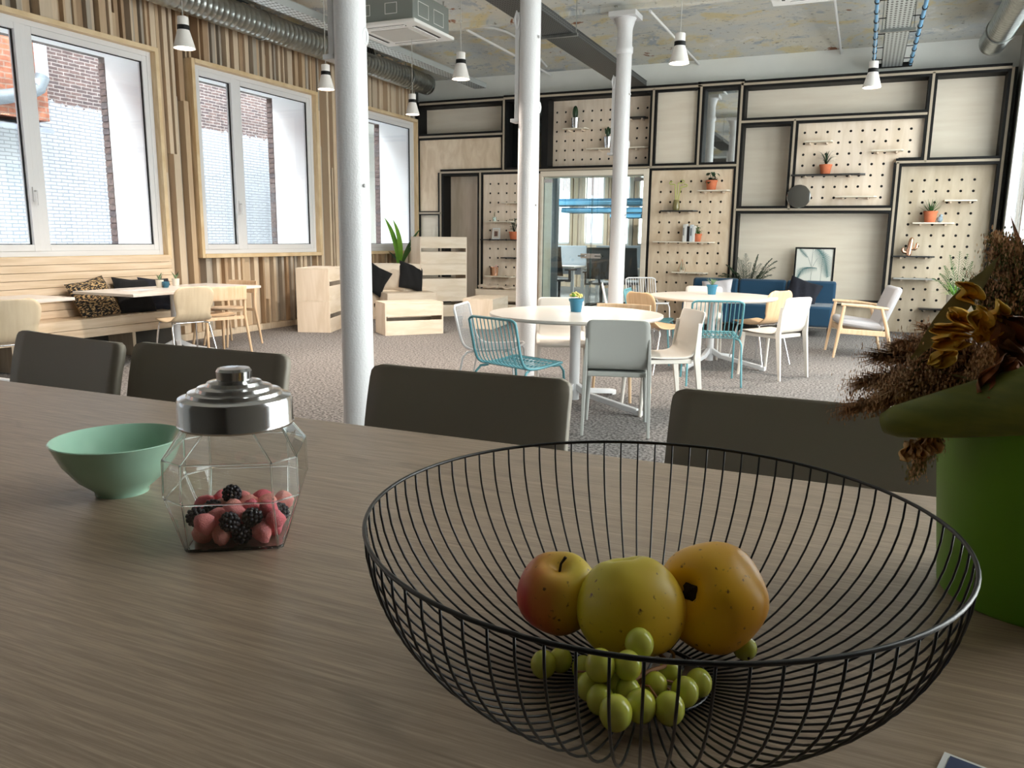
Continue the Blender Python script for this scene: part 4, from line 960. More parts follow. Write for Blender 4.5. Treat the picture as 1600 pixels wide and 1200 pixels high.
MB().bar((-.32, .245, .33), (.32, .245, .33), .03, .06).build('cross_rail', BEECH, t, bevel=.005); MB().bar((-.32, -.22, .28), (.32, -.22, .28), .03, .05).build('cross_rail', BEECH, t, bevel=.005)
MB().box(-.29, .29, -.25, .25, -.045, .045).build('seat_cushion', GREYFAB, t, bevel=.035, smooth=40, loc=(0, .02, .385), rot=(R(7), 0, 0))
MB().box(-.29, .29, -.04, .04, -.25, .25).build('back_cushion', GREYFAB, t, bevel=.035, smooth=40, loc=(0, -.26, .58), rot=(R(20), 0, 0))
# ================================================================ FRAMED PRINT, PLANTS BY THE WALL
YA = 13.06
A = onY(1243, 386, YA); B_ = onY(1306, 386, YA); hw = (B_.x-A.x)/2; zb = zH12+.037; hh = A.z-zb
art = thing('framed_print', 'black framed print of teal palm leaves leaning behind the sofa', 'picture', ((A.x+B_.x)/2, YA-.03, zb))
art.rotation_euler = (R(-4), 0, 0)
for bx in ((-hw, -hw+.025, 0, hh), (hw-.025, hw, 0, hh), (-hw+.025, hw-.025, hh-.025, hh), (-hw+.025, hw-.025, 0, .025)): MB().box(bx[0], bx[1], -.012, .012, bx[2], bx[3]).build('frame', BLACK, art)
MB().box(-hw+.02, hw-.02, -.002, .006, .02, hh-.02).build('sheet', mat('print_paper', rgb(226,226,218), .7), art)
TL = [mat('ink_teal', rgb(40,106,110), .8), mat('ink_pale', rgb(110,156,154), .8)]; INK = mat('ink_grey', rgb(120,136,136), .8)
def printed_leaf(x0, z0, x1, z1, bend, width, m, n=26):
    q = MB(); a = Vector((x0, 0, z0)); b = Vector((x1, 0, z1)); d = b-a; nn = Vector((-d.z, 0, d.x)).normalized()
    for k in range(n):
        u = k/n; p = a.lerp(b, u)+nn*bend*math.sin(math.pi*u); l = width*math.sin(math.pi*min(1, .15+.85*u))**.7
        for s_ in (-1, 1):
            e = p+nn*s_*l+d.normalized()*l*.75; e.x = max(-hw+.03, min(hw-.03, e.x)); e.z = max(.03, min(hh-.03, e.z)); w_ = d.normalized()*(d.length/n*.36)
            q.add([(p-w_).to_tuple(), (p+w_).to_tuple(), e.to_tuple()], [(0, 1, 2)])
    q.v = [(x, -.0035, z) for x, y, z in q.v]; q.build('printed_leaf', m, art)
printed_leaf(.02, hh*.98, hw*.72, hh*.42, .05, .13, TL[0]); printed_leaf(.04, hh*.60, -hw*.85, hh*.30, -.10, .07, TL[0]); printed_leaf(-hw*.8, hh*.98, -hw*.35, hh*.80, 0, .035, TL[0], 14); printed_leaf(-.06, hh*.36, .04, hh*.18, .03, .03, TL[1], 14)
q = MB()
for a, b in (((-.04, .03), (-.03, hh*.6)), ((.10, .03), (.12, hh*.97)), ((-.03, hh*.6), (-.10, hh*.82)), ((-.03, hh*.6), (.10, hh*.95)), ((-.04, hh*.6), (-.03, hh*.97))): q.bar((a[0], -.0035, a[1]), (b[0], -.0035, b[1]), .004, .001, (0, 1, 0))
q.build('printed_stem', INK, art)
def frond(t, base, tip, sag, n, ll, m, seed, name='frond'):
    rnd = random.Random(seed); b = Vector(base); e = Vector(tip); md = (b+e)/2+Vector((0, 0, sag)); q = MB(); pts = leafpath(b, md, e, 14); q.tube(pts, [.004]*7+[.0025]*7, 5)
    for k in range(n):
        u = .22+.78*k/n; f = u*13; i = min(int(f), 12); p = pts[i].lerp(pts[i+1], f-i); tan = (pts[i+1]-pts[i]).normalized(); sd = tan.cross(Vector((0, 0, 1))); sd.normalize()
        l = ll*math.sin(math.pi*min(1, .25+.72*u))
        for s_ in (-1, 1):
            d = (sd*s_*1.1+tan*.6+Vector((0, 0, rnd.uniform(-.1, .35)))).normalized(); q.blade([p, p+d*l*.5+Vector((0,0,.01)), p+d*l-Vector((0, 0, l*.25))], .012, (0, 0, 1), .2)
    q.build(name, m, t)
def palm(label, px, py, Y, tips, m, pot_h, ll=.16, base_py=None, mpot=None):
    b = onY(px, py, Y); t = thing('potted_palm', label, 'plant', (b.x, Y, 0))
    MB().lathe([(0, 0), (.08, 0), (.11, pot_h), (.10, pot_h), (.09, pot_h-.04), (0, pot_h-.04)], 24).build('pot', mpot or mat('palm_pot_%d' % px, rgb(90,86,82), .7), t, smooth=40)
    base = Vector((0, 0, pot_h-.05)); k = 0
    for tx, ty, dy, sg in tips:
        k += 1; e = onY(tx, ty, Y+dy-.07)-Vector(t.location); frond(t, base+Vector((random.uniform(-.03, .03), random.uniform(-.03, .03), 0)), e, sg, 17, ll, m, k)
    return t
random.seed(9)
palm('dark green palm behind the left half of the blue sofa', 1168, 440, 12.76, [(1165,396,.0,.10), (1152,402,-.08,.10), (1215,408,-.05,.16), (1207,404,.02,.14), (1122,432,-.08,.2), (1134,414,-.04,.16), (1185,397,.05,.1), (1200,425,-.12,.16), (1145,425,-.1,.16), (1212,418,-.1,.16), (1128,428,.02,.18), (1174,410,-.12,.1), (1158,406,-.14,.08), (1190,412,-.14,.12), (1140,420,-.14,.12), (1182,424,-.16,.1), (1160,422,-.18,.1), (1206,430,-.1,.14)], LEAFD, .5, .19)
palm('green palm on the right in front of the right pegboard, above the dried flowers', 1497, 470, 12.62, [(1484,398,-.05,.1), (1512,396,0,.08), (1500,392,.03,.08), (1468,428,-.1,.14), (1456,436,-.08,.18), (1520,408,-.02,.1), (1475,415,-.1,.12)], LEAF, .45, .17)
t = thing('grassy_plant', 'bright grassy plant tumbling beside the right palm', 'plant', (onY(1492, 470, 12.35).x, 12.35, 0))
MB().lathe([(0, 0), (.09, 0), (.11, .62), (.1, .62), (.09, .56), (0, .56)], 20).build('pot', CLAYW, t, smooth=40)
random.seed(5)
for k in range(46):
    a = random.uniform(0, 6.28); l = random.uniform(.18, .42); h = random.uniform(.05, .34)
    MB().blade(leafpath((0, 0, .56), (l*.45*math.cos(a), l*.45*math.sin(a), .62+h), (l*math.cos(a), l*math.sin(a)*.7, .58+h*.55), 6), .014, (0, 0, 1), .2).build('leaf', LEAFB if k % 3 else LEAF, t)
# ================================================================ THINGS ON THE PEG SHELVES
def on_shelf(px, key): Y, z = SHELF[key]; return Vector((onY(px, 300, Y).x, Y, z))
def scale_at(Y, px): v = onY(px, 300, Y)-EYE; return v.dot(AX_F)/FPX       # metres per pixel there
def pot_lathe(r0, r1, h, rim=.012): return [(0, 0), (r0, 0), (r1-.004, h-rim-.012), (r1, h-rim-.012), (r1+.004, h-rim), (r1+.004, h), (r1-.008, h), (r1-.012, h-.02), (0, h-.02)]
def tpot(t, m, r0, r1, h): MB().lathe(pot_lathe(r0, r1, h), 20).build('pot', m, t, smooth=35); MB().lathe([(0, h-.022), (r1-.013, h-.022), (r1-.013, h-.019), (0, h-.016)], 16).build('soil', SOIL, t)
for key, px, hp, hc, rc, lab, arms in (('a1', 896, .17, .19, .045, 'round green cactus in a tall metal pot on its own shelf', 0), ('a2', 947, .18, .16, .03, 'branched cactus in a metal pot beside the third column', 2)):
    p = on_shelf(px, key); t = thing('potted_cactus', lab, 'plant', p, 0, 'cacti in metal pots')
    MB().lathe([(0, 0), (.055, 0), (.072, hp), (.066, hp), (.06, hp-.02), (0, hp-.02)], 20).build('pot', STEEL, t, smooth=40)
    rb = lambda d: 1+.07*math.cos(10*math.atan2(d.y, d.x))
    MB().ball((0, 0, hp+hc*.42), (rc, rc, hc*.58), 30, 12, rb).build('cactus_body', LEAFD, t, smooth=60)
    for s_ in (-1, 1)[:arms]: MB().tube([(0, 0, hp+.04), (s_*.035, 0, hp+.06), (s_*.045, 0, hp+.14)], [.014, .016, .012], 10).build('cactus_arm', LEAFD, t, smooth=60)
p = on_shelf(773, 'b2'); t = thing('sprig_glass', 'little glass with a green sprig on the pegboard left of the doors', 'vase', p)
MB().lathe([(0, 0), (.032, 0), (.034, .07), (.031, .07), (.03, .006), (0, .006)], 16).build('glass', GLASSD, t, smooth=40)
q = MB(); q.tube([(0, 0, .01), (0, 0, .13)], .003, 5)
for k in range(7): a = k*2.4; q.blade([(0, 0, .08+.01*k), (.03*math.cos(a), .03*math.sin(a), .10+.012*k)], .018)
q.build('sprig', LEAF, t)
p = on_shelf(775.5, 'b3'); t = thing('photo_frame', 'small white photo frame standing on the long black shelf', 'picture', p, .05); t.rotation_euler = (R(-6), 0, .1)
MB().box(-.07, .07, -.008, .008, 0, .195).build('frame', WHITE, t); MB().box(-.055, .055, -.0095, -.008, .02, .175).build('mount', mat('mount', rgb(214,204,190), .7), t); MB().box(-.032, .032, -.0105, -.0095, .05, .14).build('photo', mat('brown_photo', rgb(140,104,88), .6, col2=rgb(84,64,60), nscale=30), t)
def leafy(t, base, n, rad, h0, h1, lw, m, seed, droop=.0):
    rnd = random.Random(seed)
    for k in range(n):
        a = k*2.4+rnd.uniform(-.3, .3); f = rnd.uniform(.35, 1); h = h0+(h1-h0)*rnd.random(); x, y = rad*f*math.cos(a), min(.055, rad*f*math.sin(a)*.8)
        q = MB(); q.tube([base, (x*.35, y*.35, base[2]+h*.6), (x*.6, y*.6, base[2]+h)], .0025, 5)
        q.blade(leafpath((x*.6, y*.6, base[2]+h), (x*.9, y*.9, base[2]+h+.02-droop*.3), (x*1.25, y*1.25, base[2]+h-droop), 5), lw, (0, 0, 1), .15); q.build('leaf', m, t)
def terra(px, key, label, hp, r1): p = on_shelf(px, key); t = thing('potted_plant', label, 'plant', p, 0, 'terracotta pots on the pegboards'); tpot(t, TERRA, r1*.74, r1, hp); return t
t = terra(804, 'b3', 'dark round leaved plant in terracotta beside the photo frame', .135, .09); leafy(t, (0, 0, .12), 17, .11, .04, .24, .075, LEAFD, 3)
t = terra(1111, 'c1', 'trailing heart leaved plant in terracotta on the highest shelf right of the doors', .15, .09); leafy(t, (0, 0, .13), 16, .12, .0, .15, .07, LEAFD, 4, .05)
t = terra(1093.5, 'c3', 'small jade plant in terracotta beside the books', .125, .068); leafy(t, (0, 0, .11), 24, .08, .01, .14, .035, LEAF, 5)
t = terra(1287, 'd3', 'spiky leaved plant in terracotta on the long black shelf', .14, .088)
rnd = random.Random(8)
for k in range(34):
    a = k*2.4; l = rnd.uniform(.10, .20); e = rnd.uniform(.02, .22)
    MB().blade(leafpath((0, 0, .12), (l*.4*math.cos(a), l*.4*math.sin(a), .16+e), (l*math.cos(a), min(.075, l*.8*math.sin(a)), .12+e), 5), .012, (0, 0, 1), .2).build('leaf', LEAFD, t)
t = terra(1457.5, 'e2', 'aloe in terracotta on the right pegboard', .16, .092)
for k in range(20):
    a = k*2.4; l = .05+.10*(k/20); e = .20-.14*(k/20)
    MB().blade(leafpath((0, 0, .13), (l*.7*math.cos(a), l*.7*math.sin(a), .13+e*.5), (l*1.2*math.cos(a), min(.07, l*1.1*math.sin(a)), .14+e), 5), .032, (0, 0, 1), .5, lambda k_: 1-.9*k_).build('leaf', LEAF, t)
p = on_shelf(1473, 'e2'); t = thing('grey_figurine', 'small blue grey ornament beside the aloe pot', 'ornament', p)
MB().ball((0, 0, .045), (.04, .035, .045)).build('body', mat('figurine_grey', rgb(132,150,162), .6), t, smooth=60); MB().ball((.012, 0, .095), (.024, .022, .024)).build('head', mat('figurine_pale', rgb(150,166,176), .6), t, smooth=60)
p = on_shelf(773, 'b5'); t = thing('copper_tumbler', 'copper tumbler holding a pink brush on the lowest shelf left of the doors', 'cup', p)
MB().lathe([(0, 0), (.066, 0), (.078, .155), (.074, .155), (.062, .006), (0, .006)], 22).build('cup', COPPER, t, smooth=40); MB().tube([(.02, 0, .01), (.035, 0, .14)], .008, 8).ball((.037, 0, .16), (.022, .018, .03)).build('pink_brush', mat('pink', rgb(222,170,160), .6), t, smooth=50)
p = on_shelf(1057.5, 'c2'); t = thing('bamboo_vase', 'olive glass vase of curled lucky bamboo on the black shelf', 'vase', p)
MB().lathe([(0, 0), (.05, 0), (.058, .04), (.054, .11), (.042, .165), (.039, .165), (.05, .11), (.054, .04), (.047, .006), (0, .006)], 22).build('vase', mat('olive_glass', rgb(170,158,104), .15, trans=.5), t, smooth=50)
BAM = mat('bamboo', rgb(176,182,96), .5)
for k, (x1, h, c_) in enumerate(((-.03, .40, -1), (.015, .42, 1), (.06, .36, 1))):
    pts = [(x1*.3, 0, .01), (x1*.5, 0, .16), (x1*.9, 0, h-.05), (x1, 0, h)]+[(x1+c_*(.05+.05*math.sin(a)), .01*k, h+.03-.035*math.cos(a)*.6) for a in (0, .8, 1.6, 2.4, 3.2)]
    pts, _ = resample(pts, 24); MB().tube(pts, .008, 8).build('cane', BAM, t, smooth=60)
    q = MB(); e = pts[-1]
    for j in range(5): a = j*1.3; q.blade([e, e+Vector((.05*math.cos(a), .03*math.sin(a), .04*math.sin(a*2)))], .012)
    q.build('shoot', LEAFD, t)
bkz = SHELF['c3'][1]
for k, (x0, x1, h, m_, lab) in enumerate(((1067.8, 1070.5, .27, rgb(214,212,206), 'pale book with a grey spine, first in the row on the pegboard shelf'), (1070.8, 1074, .275, rgb(226,226,224), 'white book second in the row on the pegboard shelf'), (1074.3, 1078, .24, rgb(24,24,26), 'black book in the row on the pegboard shelf'), (1078.6, 1082.6, .265, rgb(206,214,220), 'wide bluish white book beside the black one'), (1083, 1086.6, .245, rgb(232,232,230), 'white book last in the row, next to the jade plant'))):
    Y = SHELF['c3'][0]; a = onY(x0, 370, Y).x; b = onY(x1, 370, Y).x
    t = thing('book', lab, 'book', ((a+b)/2, Y, bkz), 0, 'books on the pegboard shelf'); w_ = (b-a)/2
    MB().box(-w_, w_, -.07, .07, 0, h).build('cover', mat('book_%d' % k, m_, .5), t, bevel=.002); MB().box(-w_+.003, w_-.003, -.066, .068, h, h+.001).build('page_block', WHITE, t)
    if k in (0, 3): MB().box(-w_*.5, w_*.5, -.0712, -.07, h*.35, h*.8).build('spine_band', mat('spine_grey_%d' % k, rgb(110,112,114), .6), t)
p = on_shelf(1071, 'c4'); t = thing('glass_terrarium', 'pointed glass terrarium with a tiny plant on the lowest pale shelf', 'terrarium', p)
TE = [(.065*math.cos(k*math.pi*2/5+.3), .055*math.sin(k*math.pi*2/5+.3)) for k in range(5)]
q = MB()
for k in range(5):
    a = TE[k]; b = TE[(k+1) % 5]; q.tube([(a[0], a[1], .03), (0, 0, .21)], .003, 5).tube([(a[0], a[1], .03), (b[0], b[1], .03)], .003, 5).tube([(a[0]*.7, a[1]*.7, 0), (a[0], a[1], .03)], .003, 5)
q.build('brass_frame', COPPER, t)
MB().add([(a[0], a[1], .03) for a in TE]+[(0, 0, .21)], [(k, (k+1) % 5, 5) for k in range(5)]).build('glass', GLASSD, t)
MB().lathe([(0, 0), (.042, 0), (.058, .03), (0, .035)], 12).build('gravel', CLAYW, t); q = MB()
for k in range(10): a = k*2.4; q.blade([(0, 0, .03), (.025*math.cos(a), .025*math.sin(a), .07+.004*k)], .014)
q.build('plantlet', LEAFD, t)
p = on_shelf(1429, 'e3'); t = thing('copper_cactus', 'shiny copper cactus ornament on the black shelf', 'ornament', p); t.rotation_euler = (0, R(6), 0)
MB().tube([(0, 0, 0), (0, 0, .05), (0, 0, .2), (0, 0, .25), (0, 0, .268)], [.034, .038, .036, .028, .006], 16).build('trunk', COPPER, t, smooth=60)
MB().tube([(.02, 0, .10), (.07, 0, .105), (.085, 0, .13), (.085, 0, .19), (.085, 0, .2)], [.02, .022, .022, .018, .005], 12).build('arm', COPPER, t, smooth=60)
MB().tube([(-.02, 0, .04), (-.07, 0, .045), (-.088, 0, .07), (-.088, 0, .10), (-.088, 0, .11)], [.02, .022, .022, .018, .005], 12).build('arm', COPPER, t, smooth=60)
Yd = YW-.03; c_ = onY(1248, 307, Yd); t = thing('hanging_mirror', 'round mirror hung on a cord from the long black shelf', 'mirror', (c_.x, Yd, c_.z))
MB().lathe([(0, -.005), (.168, -.005), (.172, 0), (.168, .005), (0, .005)], 48).build('disc', MIRROR, t, smooth=40, rot=(R(90), 0, R(8)))
MB().tube([(-.06, 0, .16), (0, .04, SHELF['d3'][1]-c_.z-.02)], .003, 5).tube([(.06, 0, .16), (0, .02, SHELF['d3'][1]-c_.z-.02)], .003, 5).build('cord', LINEN, t)
def table_pot(px, py, label, kind):
    p = onZ(px, py, .74); t = thing('blue_flowerpot', label, 'plant', (p.x, p.y, .74), 0, 'blue pots on the round tables')
    tpot(t, BLUEPOT, .042, .056, .105); rnd = random.Random(kind)
    if kind == 1:
        YEL = mat('yellow_flower', rgb(216,204,120), .7)
        for k in range(40):
            a = k*2.4; r_ = .05*math.sqrt(k/40); MB().ball((r_*math.cos(a), r_*math.sin(a), .125+.02*(1-k/40)+rnd.uniform(-.008, .01)), (.010, .010, .009), 6, 4).build('blossom', YEL if k % 4 else LEAFB, t, smooth=60)
    else:
        for k in range(26):
            a = k*2.4; l = .03+.045*rnd.random(); MB().blade([(0, 0, .09), (l*.5*math.cos(a), l*.5*math.sin(a), .12+.02*rnd.random()), (l*math.cos(a), l*math.sin(a), .15+.03*rnd.random())], .010, (0, 0, 1), .3).build('leaf', LEAFS, t)
table_pot(900, 487, 'blue pot of pale yellow flowers on the nearer round table', 1)
table_pot(1112, 460, 'blue pot with a spiky grey succulent on the farther round table', 2)
# ================================================================ HIGH TABLE AND WHAT STANDS ON IT
TZ = .98
def table_mat():
    m, nt, b = newmat('grey_oak_laminate'); N = nt.nodes; L = nt.links
    tc = N.new('ShaderNodeTexCoord')
    def nz(sc, det, dist, s_):
        mp = N.new('ShaderNodeMapping'); mp.inputs['Scale'].default_value = sc; L.new(tc.outputs['Object'], mp.inputs[0])
        n = N.new('ShaderNodeTexNoise'); n.inputs['Scale'].default_value = s_; n.inputs['Detail'].default_value = det; n.inputs['Distortion'].default_value = dist; n.inputs['Roughness'].default_value = .6; L.new(mp.outputs[0], n.inputs[0]); return n.outputs[0]
    a = N.new('ShaderNodeValToRGB'); e = a.color_ramp.elements; e[0].position = .3; e[1].position = .7; e[0].color = rgb(152,131,112); e[1].color = rgb(182,160,138); L.new(nz((3.2, 60, 1), 10, 1.2, 2.2), a.inputs[0])
    g = N.new('ShaderNodeValToRGB'); e = g.color_ramp.elements; e[0].position = .42; e[1].position = .60; e[0].color = (.72,.70,.68,1); L.new(nz((5, 150, 1), 5, .3, 2.4), g.inputs[0])
    mx = N.new('ShaderNodeMixRGB'); mx.blend_type = 'MULTIPLY'; mx.inputs[0].default_value = .8; L.new(a.outputs[0], mx.inputs[1]); L.new(g.outputs[0], mx.inputs[2])
    k = N.new('ShaderNodeValToRGB'); e = k.color_ramp.elements; e[0].position = .60; e[1].position = .74; e[0].color = (1,1,1,1); e[1].color = (.62,.60,.58,1); L.new(nz((1.6, 5, 1), 3, 1.4, 2.6), k.inputs[0])
    m2 = N.new('ShaderNodeMixRGB'); m2.blend_type = 'MULTIPLY'; m2.inputs[0].default_value = .7; L.new(mx.outputs[0], m2.inputs[1]); L.new(k.outputs[0], m2.inputs[2])
    L.new(m2.outputs[0], b.inputs['Base Color']); b.inputs['Roughness'].default_value = .34; b.inputs['Specular IOR Level'].default_value = .8
    bp = N.new('ShaderNodeBump'); bp.inputs['Strength'].default_value = .15; bp.inputs['Distance'].default_value = .002; L.new(g.outputs[0], bp.inputs['Height']); L.new(bp.outputs[0], b.inputs['Normal'])
    return m
t = thing('high_table', 'long grey oak high table in the foreground', 'table', (-.7, .62, 0))
MB().box(-1.75, 1.6, -.50, .523, TZ-.035, TZ).build('tabletop', table_mat(), t, bevel=.003)
for x in (-1.6, 1.45):
    for y in (-.42, .30): MB().box(x-.04, x+.04, y-.04, y+.04, 0, TZ-.035).build('leg', WMET, t, bevel=.004)
MB().box(-1.56, 1.41, .28, .32, TZ-.11, TZ-.035).box(-1.56, 1.41, -.44, -.40, TZ-.11, TZ-.035).build('apron', WMET, t)
# ---- wire basket
BC = Vector((-.125, .542, TZ)); BR, BH = .206, .134
WIRE = mat('black_wire', rgb(20,20,22), .35)
def bprof(u): return .048+(BR-.048)*math.sin(u*math.pi/2)**.92, .004+(BH-.004)*(1-math.cos(u*math.pi/2))**.95
bask = thing('wire_basket', 'round black wire fruit basket on the high table', 'basket', BC)
NWI = 78
wp = [(bprof(i/14)[0], 0, bprof(i/14)[1]) for i in range(15)]
wm = MB().tube(wp, .00092, 5).mesh('wire'); wm.materials.append(WIRE); wm.shade_smooth()
for k in range(NWI):
    o = bpy.data.objects.new('wire', wm); COL.objects.link(o); o.parent = bask; o.rotation_euler = (0, 0, 2*math.pi*(k+.3)/NWI)
def ringpts(r_, z, n=96): return [(r_*math.cos(2*math.pi*k/n), r_*math.sin(2*math.pi*k/n), z) for k in range(n)]
MB().tube(ringpts(BR, BH), .0015, 8, closed=True).build('rim', WIRE, bask, smooth=60)
MB().tube(ringpts(.048, .004, 48), .0018, 8, closed=True).build('base_ring', WIRE, bask, smooth=60)
q = MB()
for k in range(-3, 4): h = math.sqrt(max(0, .048**2-(k*.012)**2)); q.tube([(k*.012, -h, .004), (k*.012, h, .004)], .001, 5)
q.build('base_wire', WIRE, bask, smooth=60)
PROF = [bprof(i/60) for i in range(61)]+[(0.0, .004), (.012, .004), (.024, .004), (.036, .004)]
def rest(px, py, r_, back=0):
    """farthest place along the sight line where a ball of radius r_ still lies inside the basket"""
    d = ray(px, py); best = None; t_ = .30
    while t_ < 1.1:
        p = EYE+d*t_-BC; rho = math.hypot(p.x, p.y)
        zz = 9
        if rho < BR:
            if rho < .048: zs_ = .004
            else:
                zs_ = .004
                for (r0, z0), (r1, z1) in zip(PROF, PROF[1:61]):
                    if r0 <= rho <= r1: zs_ = z0+(z1-z0)*(rho-r0)/max(1e-6, r1-r0)
            if p.z > zs_ and min(math.hypot(rho-a, p.z-b) for a, b in PROF) >= r_+.0012: best = t_
        t_ += .0008
    return EYE+d*((best or .6)-back)
def fruit_mat(name, c1, c2, axis, p0, p1, c3=None, spots=True):
    m, nt, b = newmat(name); N = nt.nodes; L = nt.links
    tc = N.new('ShaderNodeTexCoord'); dt = N.new('ShaderNodeVectorMath'); dt.operation = 'DOT_PRODUCT'; dt.inputs[1].default_value = axis; L.new(tc.outputs['Object'], dt.inputs[0])
    nz = N.new('ShaderNodeTexNoise'); nz.inputs['Scale'].default_value = 60; nz.inputs['Detail'].default_value = 5; mp = N.new('ShaderNodeMapping'); mp.inputs['Scale'].default_value = (1,1,.25); L.new(tc.outputs['Object'], mp.inputs[0]); L.new(mp.outputs[0], nz.inputs[0])
    ma = N.new('ShaderNodeMath'); ma.operation = 'MULTIPLY_ADD'; ma.inputs[1].default_value = .02; L.new(nz.outputs[0], ma.inputs[0]); L.new(dt.outputs['Value'], ma.inputs[2])
    mr = N.new('ShaderNodeMapRange'); mr.inputs[1].default_value = p0; mr.inputs[2].default_value = p1; L.new(ma.outputs[0], mr.inputs[0])
    cr = N.new('ShaderNodeValToRGB'); e = cr.color_ramp.elements; e[0].color = c1; e[1].color = c2; L.new(mr.outputs[0], cr.inputs[0]); out = cr.outputs[0]
    n2 = N.new('ShaderNodeTexNoise'); n2.inputs['Scale'].default_value = 170; n2.inputs['Detail'].default_value = 3; L.new(tc.outputs['Object'], n2.inputs[0])
    r2 = N.new('ShaderNodeValToRGB'); e = r2.color_ramp.elements; e[0].position = .66; e[1].position = .74; L.new(n2.outputs[0], r2.inputs[0])
    mx = N.new('ShaderNodeMixRGB'); mx.inputs[2].default_value = c3 or rgb(110,74,30); L.new(r2.outputs[0], mx.inputs[0]); L.new(out, mx.inputs[1]); L.new(mx.outputs[0], b.inputs['Base Color'])
    b.inputs['Roughness'].default_value = .38; return m
def fruit(name, label, cat, px, py, r_, m, tilt, dim, dw, squash=.93, lump=.02, stem=True, seed=1):
    p = rest(px, py, r_+.003); t = thing(name, label, cat, p)
    def fn(d):
        th = math.acos(max(-1, min(1, d.z))); v = 1-dim*math.exp(-(th/dw)**2)-.10*math.exp(-((math.pi-th)/.35)**2)
        return v*(1+lump*math.sin(5*math.atan2(d.y, d.x)+seed)*math.sin(th)+lump*.7*math.sin(3*th+seed))
    MB().ball((0, 0, 0), (r_, r_, r_*squash), 40, 32, fn).build('flesh', m, t, smooth=80)
    if stem: MB().tube([(0, 0, r_*squash*(1-dim)-.002), (.001, .001, r_*squash*(1-dim)+.008), (.004, .003, r_*squash*(1-dim)+.014)], [.0012, .001, .0014], 6).build('stem', SOIL, t, smooth=60)
    t.rotation_euler = tilt; return t
fruit('apple', 'smaller apple with a red cheek, left in the wire basket', 'apple', 873, 925, .0345, fruit_mat('apple_blush', rgb(228,200,60), rgb(206,70,56), (-.86, -.4, -.3), -.010, .034), (R(16), R(6), 0), .34, .34)
fruit('apple', 'large plain green apple in the middle of the wire basket', 'apple', 986, 948, .0415, fruit_mat('apple_green', rgb(210,196,46), rgb(222,178,48), (.8, -.3, -.5), -.01, .05), (R(-14), R(-16), 0), .26, .30, 1.0, stem=False, seed=2)
qn = fruit('quince', 'orange yellow quince with a dark dented hollow, right in the wire basket', 'fruit', 1112, 932, .0425, fruit_mat('quince_skin', rgb(240,184,30), rgb(222,146,34), (0, 0, -1), -.02, .04, rgb(120,76,24)), (0, 0, 0), .40, .36, 1.02, .025, stem=False, seed=3)
qn.rotation_euler = Vector((0, 0, 1)).rotation_difference((AX_R*-.70-AX_D*.28-AX_F*.62).normalized()).to_euler()
MB().ball((0, 0, .0425*1.02*.60), (.0125, .0105, .006), 14, 8, lambda d: 1+.2*math.sin(4*math.atan2(d.y, d.x))).build('hollow', SOIL, qn, smooth=60)
GRP = mat('grape_skin', rgb(184,188,64), .22, col2=rgb(198,200,92), nscale=40, sss=.12)
STEMB = mat('grape_stem', rgb(140,96,62), .7)
GR = [(911,1044,.0085,.004), (876,1031,.0088,.006), (849,1038,.0096,.002), (921,1073,.0095,.004), (981,1040,.0098,.042), (938,1040,.0108,.040), (999,1006,.0104,.062), (961,1070,.009,.010), (1047,1050,.0085,.012), (1024,1070,.0085,.012), (981,1079,.0088,.012), (1070,1081,.0098,.008), (1092,1067,.0096,.002), (938,1093,.0098,.002), (1046,1107,.0104,.006), (1001,1103,.0106,.008), (962,1114,.0110,.010)]
gp = [rest(px, py, r_, bk) for px, py, r_, bk in GR]
bun = thing('grape_bunch', 'small bunch of pale green grapes in front of the apples', 'grapes', gp[10])
for (px, py, r_, bk), p in zip(GR, gp):
    o = MB().ball((0, 0, 0), (r_, r_, r_*1.12), 16, 12).build('grape', GRP, bun, smooth=80, loc=p-gp[10])
    e = (gp[10]+(gp[8]-gp[10])*.3)-p
    MB().tube([e*.35, e*.7+Vector((0, 0, .004)), e], .0009, 5).build('stalk', STEMB, o)
hub = gp[8]-gp[10]; up = rest(1020, 1012, .006, .02)-gp[10]
MB().tube([(0, 0, .006), hub*.5+Vector((0, 0, .008)), hub+Vector((0, 0, .006)), up], .0016, 6).build('stem', STEMB, bun, smooth=60)
e = rest(1053, 1022, .004, .03)-gp[10]
MB().tube([up, (up+e)/2+Vector((0, 0, .006)), e, e+Vector((0, 0, -.010)), hub], .0012, 6).build('stem', STEMB, bun, smooth=60)
p = rest(1164, 1013, .0092); t = thing('grape', 'single loose grape under the quince, on the right', 'grape', p)
MB().ball((0, 0, 0), (.0092, .0092, .0102), 16, 12).build('skin', GRP, t, smooth=80, rot=(.6, .4, 0)); MB().ball((.004, -.0078, -.0035), .0012, 6, 4).build('stem_scar', SOIL, t)
# ---- green bowl
MINT = mat('mint_ceramic', rgb(164,204,182), .16, coat=.3)
t = thing('green_bowl', 'mint green ceramic bowl left of the candy jar', 'bowl', (-.857, .696, TZ))
MB().lathe([(0, .004), (.026, .003), (.028, 0), (.032, 0), (.033, .006), (.052, .022), (.068, .044), (.0795, .070), (.0805, .0715), (.079, .0725), (.0775, .071), (.066, .046), (.050, .026), (.032, .011), (0, .008)], 64).build('body', MINT, t, smooth=50)
YC = mat('yellow_candy', rgb(214,172,40), .4, sss=.2)
for k, (x, y, lab) in enumerate(((.036, .016, 'yellow candy lump lying in the green bowl, nearer the jar'), (.047, .026, 'second smaller yellow candy lump against the wall of the green bowl'))):
    t = MB().ball((0, 0, 0), (.0095-.002*k, .008, .0085), 10, 8, lambda d: 1+.12*math.sin(7*d.x+3*d.y+5*d.z)).build('yellow_candy', YC, None, smooth=50)
    rr = math.hypot(x, y); t.location = (-.857+x, .696+y, TZ+.022+.0075+max(0, (rr-.032))*.95); tag(t, lab, 'candy')
